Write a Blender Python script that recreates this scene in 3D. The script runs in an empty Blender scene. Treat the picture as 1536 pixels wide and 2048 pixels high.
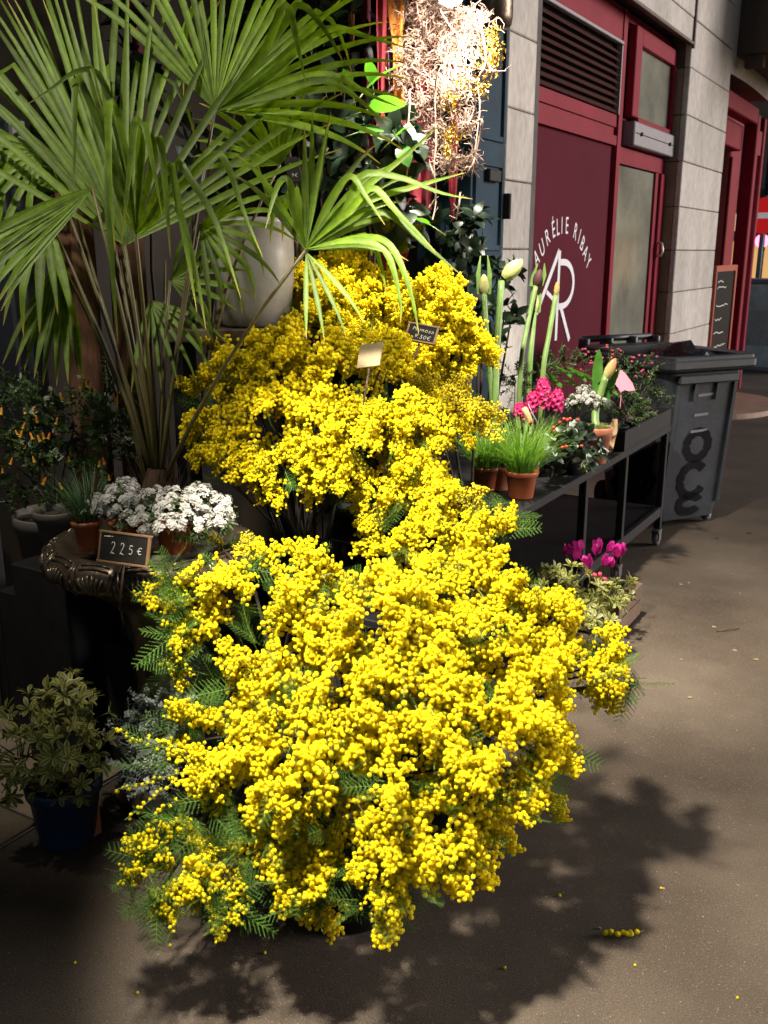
import bpy, math, random
from mathutils import Vector, Matrix, noise
sc = bpy.context.scene
COL = sc.collection
R = random.Random(7)
V = Vector
# ------------------------------------------------------------------ camera
FPX, PITCH, YAW, CH = 1900.0, math.radians(15.3), math.radians(31), 1.65
cam = bpy.data.cameras.new('camera'); cam.sensor_fit = 'VERTICAL'; cam.sensor_height = 36; cam.lens = FPX/2048*36
cam.clip_start = 0.05; cam.clip_end = 400
co = bpy.data.objects.new('camera', cam); COL.objects.link(co)
co.location = (0, 0, CH); co.rotation_euler = (math.radians(90)-PITCH, 0, YAW)
sc.camera = co
cam.dof.use_dof = True; cam.dof.focus_distance = 2.6; cam.dof.aperture_fstop = 9.0
# ------------------------------------------------------------------ world: dusk sky, soft street light
w = bpy.data.worlds.new('World'); sc.world = w; w.use_nodes = True
nt = w.node_tree; bg = nt.nodes['Background']
sky = nt.nodes.new('ShaderNodeTexSky'); sky.sky_type = 'NISHITA'; sky.sun_disc = False
SUN_EL, SUN_AZ = math.radians(13), math.radians(56)      # azimuth from +Y towards +X
sky.sun_elevation = SUN_EL; sky.sun_rotation = SUN_AZ
sky.air_density = 1.0; sky.dust_density = 2.0; sky.ozone_density = 1.0
nt.links.new(sky.outputs['Color'], bg.inputs['Color']); bg.inputs['Strength'].default_value = 0.030
sun = bpy.data.lights.new('street_glow', 'SUN'); sun.energy = 1.38; sun.angle = math.radians(25); sun.color = (1.0, 0.94, 0.93)
so = bpy.data.objects.new('street_glow', sun); COL.objects.link(so)
sd = V((math.sin(SUN_AZ)*math.cos(SUN_EL), math.cos(SUN_AZ)*math.cos(SUN_EL), math.sin(SUN_EL)))
so.rotation_euler = (-sd).to_track_quat('-Z', 'Y').to_euler()
sc.render.engine = 'CYCLES'
sc.view_settings.view_transform = 'Standard'; sc.view_settings.look = 'None'
sc.view_settings.exposure = 1.1; sc.view_settings.gamma = 1.0; sc.view_settings.use_curve_mapping = False
cy = sc.cycles; cy.use_denoising = True; cy.max_bounces = 8; cy.diffuse_bounces = 3; cy.glossy_bounces = 3
cy.transmission_bounces = 4; cy.transparent_max_bounces = 6; cy.sample_clamp_indirect = 4.0
cy.caustics_reflective = False; cy.caustics_refractive = False
# hanging lamp and mimosa spot, plus two added lamps (housings further down)
LAMPS = [  # position, power, size, aim, cone
    (V((-1.735, 3.36, 2.535)), 11, 0.05, V((-1.25, 3.3, 0.5)), 165),
    (V((-1.32, .98, 3.05)), 590, 0.08, V((-.38, 2.45, 0.0)), 60),
    (V((-2.35, 1.0, 3.05)), 72, 0.05, V((-2.38, 2.55, 1.2)), 70),  # added out of view to fill the dark left side
    (V((-1.42, 3.0, 3.20)), 450, 0.05, V((-1.72, 3.95, 0.8)), 66),  # added out of view, carries most of the hanging lamp's light
]
# ------------------------------------------------------------------ helpers
fw = V((-math.sin(YAW)*math.cos(PITCH), math.cos(YAW)*math.cos(PITCH), -math.sin(PITCH)))
rt = V((math.cos(YAW), math.sin(YAW), 0)); upv = rt.cross(fw)
def W(px, py, t=None, X=None, Y=None, z=None):
    """world point seen at photo position (px, py) at axial depth t or on a world plane"""
    d = rt*((px-768)/FPX) + upv*((1024-py)/FPX) + fw
    if X is not None: t = X/d.x
    elif Y is not None: t = Y/d.y
    elif z is not None: t = (z-CH)/d.z
    return V((0, 0, CH)) + d*t
def rnd(a=1.0, b=None): return R.uniform(-a, a) if b is None else R.uniform(a, b)
def rv():
    while True:
        v = V((rnd(), rnd(), rnd()))
        if 0.05 < v.length < 1: return v.normalized()
def basis(zd, roll=0.0, hint=V((0, 0, 1))):
    z = zd.normalized()
    x = hint.cross(z)
    if x.length < 1e-3: x = V((1, 0, 0)).cross(z)
    x.normalize(); y = z.cross(x)
    m = Matrix((x, y, z)).transposed()
    return m @ Matrix.Rotation(roll, 3, 'Z') if roll else m
class MB:
    def __init__(s): s.v = []; s.f = []; s.mi = []; s.c = []; s.cur = 0; s.tint = 0.0
    def add(s, vs, fs, tint=None):
        o = len(s.v); s.v.extend(vs); t = s.tint if tint is None else tint
        if isinstance(t, list): s.c.extend(t)
        else: s.c.extend([t]*len(vs))
        for f in fs: s.f.append([i+o for i in f]); s.mi.append(s.cur)
    def box(s, c, d, M=None, bev=0.0):
        x, y, z = d[0]/2, d[1]/2, d[2]/2; c = V(c)
        if bev <= 0:
            vs = [V((a*x, b*y, e*z)) for e in (-1, 1) for b in (-1, 1) for a in (-1, 1)]
            fs = [(0, 2, 3, 1), (4, 5, 7, 6), (0, 1, 5, 4), (2, 6, 7, 3), (0, 4, 6, 2), (1, 3, 7, 5)]
        else:
            vs = []; idx = {}
            for a in (-1, 1):
                for b in (-1, 1):
                    for e in (-1, 1):
                        idx[(a, b, e)] = len(vs)
                        vs += [V((a*x, b*(y-bev), e*(z-bev))), V((a*(x-bev), b*y, e*(z-bev))), V((a*(x-bev), b*(y-bev), e*z))]
            fs = []
            def F(l, ref):
                p = [vs[i] for i in l]; n = (p[1]-p[0]).cross(p[2]-p[0])
                fs.append(l if n.dot(ref) > 0 else l[::-1])
            q = [(-1, -1), (1, -1), (1, 1), (-1, 1)]
            for k in (-1, 1):
                F([idx[(k, a, b)] for a, b in q], V((k, 0, 0)))
                F([idx[(a, k, b)]+1 for a, b in q], V((0, k, 0)))
                F([idx[(a, b, k)]+2 for a, b in q], V((0, 0, k)))
            for a in (-1, 1):
                for b in (-1, 1):
                    F([idx[(a, b, -1)], idx[(a, b, 1)], idx[(a, b, 1)]+1, idx[(a, b, -1)]+1], V((a, b, 0)))
                    F([idx[(a, -1, b)], idx[(a, 1, b)], idx[(a, 1, b)]+2, idx[(a, -1, b)]+2], V((a, 0, b)))
                    F([idx[(-1, a, b)]+1, idx[(1, a, b)]+1, idx[(1, a, b)]+2, idx[(-1, a, b)]+2], V((0, a, b)))
            for k, i in idx.items(): F([i, i+1, i+2], V(k))
        s.add([(M @ p if M else p)+c for p in vs], fs)
    def rng(s, a, b, bev=0.0):
        a, b = V(a), V(b); d = b-a
        s.box((a+b)/2, (abs(d.x), abs(d.y), abs(d.z)), None, bev)
    def tube(s, pts, r, n=6, caps=True, tint=None):
        pts = [V(p) for p in pts]; m = len(pts)
        if not isinstance(r, (list, tuple)): r = [r]*m
        vs = []; x = None
        for i, p in enumerate(pts):
            d = (pts[min(i+1, m-1)]-pts[max(i-1, 0)])
            d = d.normalized() if d.length > 1e-9 else V((0, 0, 1))
            if x is None:
                x = d.cross(V((0.31, 0.52, 0.8)))
                if x.length < 1e-3: x = d.cross(V((1, 0, 0)))
            x = (x-d*x.dot(d)).normalized(); y = d.cross(x)
            for k in range(n):
                a = 2*math.pi*k/n; vs.append(p+(x*math.cos(a)+y*math.sin(a))*r[i])
        fs = [(i*n+k, i*n+(k+1) % n, (i+1)*n+(k+1) % n, (i+1)*n+k) for i in range(m-1) for k in range(n)]
        if caps: fs += [tuple(range(n))[::-1], tuple((m-1)*n+k for k in range(n))]
        s.add(vs, fs, tint)
    def lathe(s, prof, n=32, c=(0, 0, 0), capb=False, capt=False, fn=None):
        c = V(c); vs = []
        for r, z in prof:
            for k in range(n):
                a = 2*math.pi*k/n; rr = r+(fn(a, r, z) if fn else 0)
                vs.append(c+V((rr*math.cos(a), rr*math.sin(a), z)))
        m = len(prof)
        fs = [(i*n+k, i*n+(k+1) % n, (i+1)*n+(k+1) % n, (i+1)*n+k) for i in range(m-1) for k in range(n)]
        if capb: fs.append(tuple(range(n))[::-1])
        if capt: fs.append(tuple((m-1)*n+k for k in range(n)))
        s.add(vs, fs)
    def ico(s, c, r, sub=1, jit=0.0, tint=None, M=None):
        vs0, fs0 = ICO[sub]; c = V(c)
        vs = [(M @ (v*r) if M else v*r)*(1+(rnd(jit) if jit else 0))+c for v in vs0]
        s.add(vs, fs0, tint)
    def strip(s, pts, ws, side, fold=0.0, nrm=None, tints=None):
        """leaf-like strip along pts; side = width direction (one or per point); fold lowers the midrib"""
        vs = []; ts = []; m = len(pts)
        for i, p in enumerate(pts):
            sd = side[i] if isinstance(side, list) else side
            n = nrm[i] if isinstance(nrm, list) else nrm
            off = n*(-fold*ws[i]) if n is not None else V((0, 0, 0))
            vs += [p-sd*ws[i], p+off, p+sd*ws[i]]
            if tints: ts += [tints[i]]*3
        fs = []
        for i in range(m-1):
            a = i*3; fs += [(a, a+1, a+4, a+3), (a+1, a+2, a+5, a+4)]
        s.add(vs, fs, ts if tints else None)
    def mesh(s, name, mats, org=V((0, 0, 0)), smooth=True):
        me = bpy.data.meshes.new(name)
        me.from_pydata([tuple(v-org) for v in s.v], [], s.f)
        for m in (mats if isinstance(mats, (list, tuple)) else [mats]): me.materials.append(m)
        if any(s.mi): me.polygons.foreach_set('material_index', s.mi)
        if smooth: me.polygons.foreach_set('use_smooth', [True]*len(s.f))
        at = me.attributes.new('tint', 'FLOAT', 'POINT'); at.data.foreach_set('value', s.c)
        me.update(); return me
def _ico():
    g = (1+5**.5)/2
    v = [V(p).normalized() for p in [(-1, g, 0), (1, g, 0), (-1, -g, 0), (1, -g, 0), (0, -1, g), (0, 1, g), (0, -1, -g), (0, 1, -g), (g, 0, -1), (g, 0, 1), (-g, 0, -1), (-g, 0, 1)]]
    f = [(0, 11, 5), (0, 5, 1), (0, 1, 7), (0, 7, 10), (0, 10, 11), (1, 5, 9), (5, 11, 4), (11, 10, 2), (10, 7, 6), (7, 1, 8), (3, 9, 4), (3, 4, 2), (3, 2, 6), (3, 6, 8), (3, 8, 9), (4, 9, 5), (2, 4, 11), (6, 2, 10), (8, 6, 7), (9, 8, 1)]
    out = [(v, f)]
    for _ in range(2):
        v = list(v); mid = {}; nf = []
        def m(a, b):
            k = (min(a, b), max(a, b))
            if k not in mid: mid[k] = len(v); v.append(((v[a]+v[b])/2).normalized())
            return mid[k]
        for a, b, c in f:
            x, y, z = m(a, b), m(b, c), m(c, a); nf += [(a, x, z), (b, y, x), (c, z, y), (x, y, z)]
        f = nf; out.append((v, f))
    return out
ICO = _ico()
ORG = {}
def thing(name, label, cat, loc, group=None):
    o = bpy.data.objects.new(name, None); COL.objects.link(o); o.empty_display_size = 0.05
    o.location = loc; ORG[o.name] = V(loc); o['label'] = label; o['category'] = cat
    if group: o['group'] = group
    return o
def part(name, mb, mat, parent, smooth=True, kind=None, label=None):
    """mesh (world coordinates) as child of a thing or of a part"""
    org = ORG[parent.name]
    o = bpy.data.objects.new(name, mb.mesh(name, mat, org, smooth)); COL.objects.link(o); o.parent = parent
    ORG[o.name] = org
    if kind: o['kind'] = kind
    if label: o['label'] = label
    return o
def solo(name, mb, mat, label, cat, smooth=True, group=None, base=None):
    org = V(base) if base is not None else sum(mb.v, V((0, 0, 0)))/len(mb.v)
    if base is None: org.z = min(v.z for v in mb.v)
    o = bpy.data.objects.new(name, mb.mesh(name, mat, org, smooth)); COL.objects.link(o); o.location = org
    ORG[o.name] = org; o['label'] = label; o['category'] = cat
    if group: o['group'] = group
    return o
def struct(name, mb, mat, smooth=False, kind='structure'):
    o = bpy.data.objects.new(name, mb.mesh(name, mat, V((0, 0, 0)), smooth)); COL.objects.link(o); ORG[o.name] = V((0, 0, 0))
    o['kind'] = kind; return o
def inst(name, me, parent, loc, M3, s=1.0, local=False):
    o = bpy.data.objects.new(name, me); COL.objects.link(o); o.parent = parent
    l = V(loc) if local else V(loc)-ORG[parent.name]
    o.matrix_basis = Matrix.Translation(l) @ M3.to_4x4() @ Matrix.Scale(s, 4)
    return o
# ------------------------------------------------------------------ materials
def mat(name, col, rough=0.6, metal=0.0, var=0.25, scale=8.0, bump=0.0, bscale=60.0, trans=0.0, tcol=None, col2=None, tipcol=None,
        emit=0.0, sss=0.0, spec=0.5, objvar=0.0, fine=0.0, coords='Object', stretch=None, alpha=None):
    m = bpy.data.materials.new(name); m.use_nodes = True; n = m.node_tree; N = n.nodes; Lk = n.links.new
    p = N['Principled BSDF']; out = N['Material Output']
    p.inputs['Roughness'].default_value = rough; p.inputs['Metallic'].default_value = metal
    p.inputs['Specular IOR Level'].default_value = spec
    tc = N.new('ShaderNodeTexCoord'); src = tc.outputs[coords]
    if stretch:
        mp = N.new('ShaderNodeMapping'); mp.inputs['Scale'].default_value = stretch; Lk(src, mp.inputs['Vector']); src = mp.outputs['Vector']
    nz = N.new('ShaderNodeTexNoise'); nz.inputs['Scale'].default_value = scale; nz.inputs['Detail'].default_value = 5; nz.inputs['Roughness'].default_value = 0.6
    Lk(src, nz.inputs['Vector'])
    rp = N.new('ShaderNodeValToRGB'); rp.color_ramp.elements[0].position = 0.3; rp.color_ramp.elements[1].position = 0.7
    c2 = col2 or col
    rp.color_ramp.elements[0].color = (*[c*(1-var) for c in col], 1); rp.color_ramp.elements[1].color = (*[min(1, c*(1+var)) for c in c2], 1)
    Lk(nz.outputs['Fac'], rp.inputs['Fac']); cur = rp.outputs['Color']
    if fine:
        n2 = N.new('ShaderNodeTexNoise'); n2.inputs['Scale'].default_value = scale*14; n2.inputs['Detail'].default_value = 3; Lk(src, n2.inputs['Vector'])
        mx = N.new('ShaderNodeMixRGB'); mx.blend_type = 'OVERLAY'; mx.inputs['Fac'].default_value = fine; Lk(cur, mx.inputs[1]); Lk(n2.outputs['Fac'], mx.inputs[2]); cur = mx.outputs[0]
    if tipcol:
        at = N.new('ShaderNodeAttribute'); at.attribute_name = 'tint'
        mx = N.new('ShaderNodeMixRGB'); Lk(at.outputs['Fac'], mx.inputs['Fac']); Lk(cur, mx.inputs[1]); mx.inputs[2].default_value = (*tipcol, 1); cur = mx.outputs[0]
    if objvar:
        oi = N.new('ShaderNodeObjectInfo'); hs = N.new('ShaderNodeHueSaturation')
        mr = N.new('ShaderNodeMapRange'); mr.inputs['To Min'].default_value = 1-objvar; mr.inputs['To Max'].default_value = 1+objvar
        Lk(oi.outputs['Random'], mr.inputs['Value']); Lk(mr.outputs['Result'], hs.inputs['Value']); Lk(cur, hs.inputs['Color']); cur = hs.outputs['Color']
    Lk(cur, p.inputs['Base Color'])
    if emit:
        Lk(cur, p.inputs['Emission Color']); p.inputs['Emission Strength'].default_value = emit
    if sss:
        p.inputs['Subsurface Weight'].default_value = sss; p.inputs['Subsurface Radius'].default_value = (1, .9, .15); p.inputs['Subsurface Scale'].default_value = 0.009; p.subsurface_method = 'BURLEY'
    if bump:
        nb = N.new('ShaderNodeTexNoise'); nb.inputs['Scale'].default_value = bscale; nb.inputs['Detail'].default_value = 4; Lk(src, nb.inputs['Vector'])
        b = N.new('ShaderNodeBump'); b.inputs['Strength'].default_value = min(1, bump); b.inputs['Distance'].default_value = 0.01; Lk(nb.outputs['Fac'], b.inputs['Height']); Lk(b.outputs['Normal'], p.inputs['Normal'])
    if trans:
        t = N.new('ShaderNodeBsdfTranslucent'); mixs = N.new('ShaderNodeMixShader'); mixs.inputs['Fac'].default_value = trans
        if tcol:
            mm = N.new('ShaderNodeMixRGB'); mm.blend_type = 'MULTIPLY'; mm.inputs['Fac'].default_value = 1; Lk(cur, mm.inputs[1]); mm.inputs[2].default_value = (*tcol, 1); Lk(mm.outputs[0], t.inputs['Color'])
        else: Lk(cur, t.inputs['Color'])
        Lk(p.outputs['BSDF'], mixs.inputs[1]); Lk(t.outputs['BSDF'], mixs.inputs[2]); Lk(mixs.outputs['Shader'], out.inputs['Surface'])
    return m
def emat(name, col, strength):
    m = bpy.data.materials.new(name); m.use_nodes = True; p = m.node_tree.nodes['Principled BSDF']
    p.inputs['Base Color'].default_value = (*[c*.5 for c in col], 1); p.inputs['Emission Color'].default_value = (*col, 1); p.inputs['Emission Strength'].default_value = strength
    return m
M = {}
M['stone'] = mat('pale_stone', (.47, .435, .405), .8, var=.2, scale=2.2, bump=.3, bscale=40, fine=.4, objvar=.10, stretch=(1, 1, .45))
M['reveal'] = mat('brown_stone', (.27, .19, .135), .85, var=.2, scale=6, bump=.4, bscale=50, fine=.3, objvar=.1)  # browner and darker than the pale stone
M['mortar'] = mat('dark_mortar', (.10, .09, .085), .9)
M['red'] = mat('dark_red_paint', (.225, .014, .032), .55, spec=.12, var=.12, scale=4, bump=.05, bscale=30, fine=.12)
M['redpanel'] = mat('matt_red_panel', (.095, .012, .024), .75, var=.08, scale=2, spec=.06)
M['louver'] = mat('louver_brown_red', (.07, .018, .016), .5, var=.2)
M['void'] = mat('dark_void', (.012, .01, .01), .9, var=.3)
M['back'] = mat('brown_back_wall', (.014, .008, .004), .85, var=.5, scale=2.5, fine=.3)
M['glass'] = mat('frosted_glass', (.20, .205, .17), .18, var=.35, scale=2.2, spec=.6, fine=.1)
M['steel'] = mat('painted_grey_steel', (.22, .21, .23), .5, metal=.2, var=.12, scale=12)
M['brass'] = mat('pale_handle', (.6, .55, .48), .35, metal=.5)
M['white'] = mat('white_print', (.80, .80, .86), .5, var=.03)
M['teal'] = mat('teal_paint', (.017, .042, .068), .7, spec=.2, var=.2, scale=5, bump=.15, bscale=25, fine=.2)
M['bronze'] = mat('dark_bronze', (.075, .055, .042), .32, metal=.75, var=.4, scale=9, bump=.15, bscale=50, col2=(.14, .11, .08))
M['zinc'] = mat('dull_zinc', (.10, .09, .08), .7, metal=.4, var=.3, scale=10)
M['black'] = mat('black_painted_metal', (.010, .010, .011), .6, spec=.25, var=.3, scale=12, bump=.05)
M['blackpl'] = mat('black_plastic', (.005, .005, .006), .6, spec=.15, var=.2)
M['bin'] = mat('dark_grey_bin_plastic', (.034, .039, .049), .42, var=.3, scale=4, bump=.08, bscale=120, fine=.45)
M['binmark'] = mat('black_bin_mark', (.005, .005, .007), .8, spec=.1, var=.3)
M['terra'] = mat('terracotta_plastic', (.33, .085, .03), .5, var=.12, scale=9)
M['clay'] = mat('fired_clay', (.42, .15, .085), .75, var=.15, scale=9, bump=.1)
M['bluepot'] = mat('blue_plastic', (.012, .028, .085), .4, var=.15)
M['cream'] = mat('cream_glazed_pot', (.30, .285, .26), .3, var=.15, scale=4, bump=.06, bscale=18, fine=.15)
M['greypot'] = mat('grey_clay_pot', (.09, .08, .07), .7, var=.25)
M['soil'] = mat('potting_soil', (.035, .02, .013), .95, var=.5, scale=60, bump=.8, bscale=90)
M['wood'] = mat('dark_brown_wood', (.06, .036, .024), .6, var=.35, scale=6, stretch=(1, 1, .12), fine=.3, bump=.1)
M['crate'] = mat('raw_crate_wood', (.17, .105, .065), .75, var=.2, scale=10, stretch=(1, 1, .2), fine=.25)
M['trunk'] = mat('fibrous_bark', (.12, .055, .03), .9, var=.5, scale=14, stretch=(1, 1, .15), bump=.9, bscale=40, fine=.4)
M['fibre'] = mat('palm_fibre', (.05, .025, .012), .95, var=.4, scale=30)
M['slate'] = mat('chalkboard_black', (.018, .016, .014), .85, spec=.15, var=.3, scale=20, fine=.3)
M['slateframe'] = mat('oiled_wood_frame', (.22, .12, .055), .6, var=.2, scale=20)
M['slateback'] = mat('bare_board_back', (.24, .18, .10), .7, var=.2, scale=14)
M['chalk'] = mat('white_chalk', (.75, .74, .70), .9, var=.15, scale=200)
# plants
M['ball'] = mat('mimosa_yellow', (.94, .735, .010), .85, var=.10, scale=300, bump=.6, bscale=900, trans=.25, tcol=(1, .97, .6), sss=.65, spec=.15, tipcol=(.94, .86, .02), objvar=.10)
M['bud'] = mat('mimosa_bud_yellow', (.80, .62, .012), .7, var=.15, scale=300, bump=.5, bscale=900, trans=.15, spec=.2, tipcol=(.62, .52, .03), objvar=.1)
M['fern'] = mat('mimosa_leaf_green', (.045, .115, .018), .75, spec=.15, var=.25, scale=40, trans=.3, tcol=(1.2, 1.3, .5), tipcol=(.16, .22, .05), objvar=.3)
M['branch'] = mat('dark_branch_bark', (.022, .018, .010), .8, var=.3, scale=30)
M['stem'] = mat('green_stem', (.10, .14, .03), .6, var=.3, scale=60)
M['palm'] = mat('palm_leaf_green', (.085, .145, .008), .5, var=.3, scale=30, stretch=(1, 1, 1), trans=.42, tcol=(1.7, 1.75, .6), tipcol=(.30, .22, .04), objvar=.45, spec=.3)
M['petiole'] = mat('palm_stalk', (.055, .062, .014), .5, var=.4, scale=12, tipcol=(.12, .06, .03))
M['dkleaf'] = mat('dark_glossy_leaf', (.010, .022, .010), .38, var=.3, scale=20, trans=.12, objvar=.3)
M['ltleaf'] = mat('fresh_green_leaf', (.06, .17, .025), .35, var=.2, scale=20, trans=.4, tcol=(1.4, 1.6, .6), objvar=.2)
M['midleaf'] = mat('mid_green_leaf', (.032, .062, .012), .45, var=.3, scale=20, trans=.2, objvar=.3)
M['grass'] = mat('bright_grass', (.09, .22, .025), .5, var=.3, scale=20, trans=.35, tcol=(1.3, 1.4, .6), tipcol=(.22, .34, .06))
M['dkgrass'] = mat('dark_grass', (.03, .08, .02), .5, var=.3, scale=20, trans=.25)
M['var'] = mat('variegated_leaf', (.065, .105, .016), .45, var=.25, scale=30, trans=.2, tipcol=(.44, .40, .11), objvar=.2)
M['silver'] = mat('silver_leaf', (.27, .31, .27), .7, var=.25, scale=40, trans=.15, objvar=.25)
M['iberis'] = mat('white_petal', (.46, .45, .42), .7, var=.08, scale=60, trans=.25)
M['orange'] = mat('orange_bell', (.72, .22, .02), .6, var=.2, scale=40, trans=.25, tipcol=(.80, .50, .04))
M['pink'] = mat('hyacinth_pink', (.66, .03, .19), .6, var=.3, scale=60, trans=.3, objvar=.2)
M['magenta'] = mat('cyclamen_magenta', (.45, .012, .22), .6, var=.3, scale=60, trans=.35)
M['coral'] = mat('coral_petal', (.62, .06, .12), .6, var=.2, trans=.3)
M['amstalk'] = mat('amaryllis_stalk', (.13, .22, .055), .45, var=.25, scale=12, trans=.0, tipcol=(.30, .26, .08))
M['ambud'] = mat('amaryllis_bud', (.48, .52, .20), .5, var=.15, scale=30, trans=.25, tipcol=(.55, .18, .08))
M['berry'] = mat('red_berry', (.45, .03, .015), .3, var=.15)
M['dkberry'] = mat('dark_rose_berry', (.26, .03, .06), .4, var=.3)
M['card'] = mat('pink_card', (.82, .26, .36), .7, var=.05)
M['paper'] = mat('brown_paper', (.30, .2, .11), .8, var=.2)
M['labelo'] = mat('orange_label', (.65, .25, .06), .6, var=.2)
M['moss'] = mat('pale_moss', (.13, .17, .04), .9, var=.4, scale=60)
M['redcloth'] = mat('red_cloth', (.20, .010, .022), .75, var=.3, scale=9, trans=.25, stretch=(1, 1, .3))
M['orcloth'] = mat('orange_cloth', (.60, .19, .012), .7, var=.25, scale=9, trans=.3)
M['purple'] = mat('violet_cloth', (.09, .03, .16), .7, var=.25, scale=9, trans=.2)
M['dry'] = mat('dried_pale_twig', (.27, .18, .14), .8, var=.25, scale=30, trans=.2)
M['gold'] = mat('gold_foil', (.62, .38, .05), .25, metal=.9, var=.3, scale=60)
M['bulb'] = emat('lamp_glow', (1, .9, .74), 14)
# ------------------------------------------------------------------ ground
def pavement_mat():
    m = bpy.data.materials.new('worn_asphalt'); m.use_nodes = True; n = m.node_tree; N = n.nodes; L = n.links.new
    p = N['Principled BSDF']; p.inputs['Roughness'].default_value = .72; p.inputs['Specular IOR Level'].default_value = .35
    tc = N.new('ShaderNodeTexCoord'); S = tc.outputs['Object']
    def noi(sc_, det=5, r=.6):
        a = N.new('ShaderNodeTexNoise'); a.inputs['Scale'].default_value = sc_; a.inputs['Detail'].default_value = det; a.inputs['Roughness'].default_value = r; L(S, a.inputs['Vector']); return a.outputs['Fac']
    def ramp(f, a, b, ca, cb):
        r = N.new('ShaderNodeValToRGB'); e = r.color_ramp.elements; e[0].position = a; e[1].position = b; e[0].color = (*ca, 1); e[1].color = (*cb, 1); L(f, r.inputs['Fac']); return r.outputs['Color']
    def mix(mode, fac, a, b):
        x = N.new('ShaderNodeMixRGB'); x.blend_type = mode
        if isinstance(fac, float): x.inputs['Fac'].default_value = fac
        else: L(fac, x.inputs['Fac'])
        L(a, x.inputs[1])
        if isinstance(b, tuple): x.inputs[2].default_value = (*b, 1)
        else: L(b, x.inputs[2])
        return x.outputs[0]
    c = ramp(noi(1.6), .3, .72, (.066, .049, .035), (.122, .096, .073))
    c = mix('OVERLAY', .8, c, ramp(noi(240, 3, .7), .3, .7, (.2, .2, .2), (.8, .8, .8)))
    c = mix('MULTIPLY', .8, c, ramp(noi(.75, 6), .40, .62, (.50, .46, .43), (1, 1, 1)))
    for sc_, th, col in ((90, .10, (.28, .24, .19)), (80, .13, (.024, .018, .014)), (240, .24, (.17, .14, .11)), (38, .06, (.30, .26, .2))):
        v = N.new('ShaderNodeTexVoronoi'); v.inputs['Scale'].default_value = sc_; L(S, v.inputs['Vector'])
        wn = N.new('ShaderNodeSeparateColor'); L(v.outputs['Color'], wn.inputs['Color'])
        a = N.new('ShaderNodeMath'); a.operation = 'MULTIPLY'; L(wn.outputs['Red'], a.inputs[0]); a.inputs[1].default_value = th*1.6
        b = N.new('ShaderNodeMath'); b.operation = 'LESS_THAN'; L(v.outputs['Distance'], b.inputs[0]); L(a.outputs[0], b.inputs[1])
        k = N.new('ShaderNodeMath'); k.operation = 'GREATER_THAN'; L(wn.outputs['Green'], k.inputs[0]); k.inputs[1].default_value = .55
        q = N.new('ShaderNodeMath'); q.operation = 'MULTIPLY'; L(b.outputs[0], q.inputs[0]); L(k.outputs[0], q.inputs[1])
        q2 = N.new('ShaderNodeMath'); q2.operation = 'MULTIPLY'; L(q.outputs[0], q2.inputs[0]); q2.inputs[1].default_value = .7
        c = mix('MIX', q2.outputs[0], c, col)
    L(c, p.inputs['Base Color'])
    bn = N.new('ShaderNodeBump'); bn.inputs['Strength'].default_value = .45; bn.inputs['Distance'].default_value = .004; L(noi(190, 4, .7), bn.inputs['Height']); L(bn.outputs['Normal'], p.inputs['Normal'])
    return m
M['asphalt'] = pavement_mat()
g = MB()
nx, ny = 40, 60
for j in range(ny+1):
    for i in range(nx+1): g.v.append(V((-40+i*2.5, -30+j*2.5, 0))); g.c.append(0)
for j in range(ny):
    for i in range(nx): a = j*(nx+1)+i; g.f.append([a, a+1, a+nx+2, a+nx+1]); g.mi.append(0)
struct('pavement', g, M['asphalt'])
# flagstones of the shop threshold, lower left
fs = MB(); fs.rng((-4.2, -1.0, .001), (-2.16, 2.5, .004)); fl = struct('shop_floor', fs, M['mortar'])
M['flag'] = mat('beige_flagstone', (.20, .155, .10), .7, var=.25, scale=5, bump=.15, bscale=40, fine=.3, objvar=.12)
ys = [-1.0, -.35, .35, .98, 1.60, 2.5]
for j in range(5):
    for i, (xa, xb) in enumerate(((-2.58, -2.165), (-3.1, -2.59), (-3.6, -3.11))):
        o = .12*(i % 2)
        b = MB(); b.rng((xa+.004, ys[j]+.006+o, .0), (xb-.004, ys[j+1]-.006+o, .014+rnd(.002)), .003)
        part('flagstone', b, M['flag'], fl)
# round stone doorstep far right
st = MB(); cx, cy_ = -2.3, 10.85
pr = [(math.cos(a)*.72, math.sin(a)*.95) for a in [math.pi*(-.5+k/24) for k in range(25)]]
bot = [V((cx+x, cy_+y, 0)) for x, y in pr]; top = [V((cx+x*.98, cy_+y*.98, .05)) for x, y in pr]
st.add(bot+top, [(k, k+1, 26+k, 25+k) for k in range(24)]+[tuple(25+k for k in range(25))])
M['stepstone'] = mat('worn_pink_stone', (.32, .20, .14), .7, var=.2, scale=6, bump=.15, fine=.2)
struct('doorstep', st, M['stepstone'])

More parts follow.
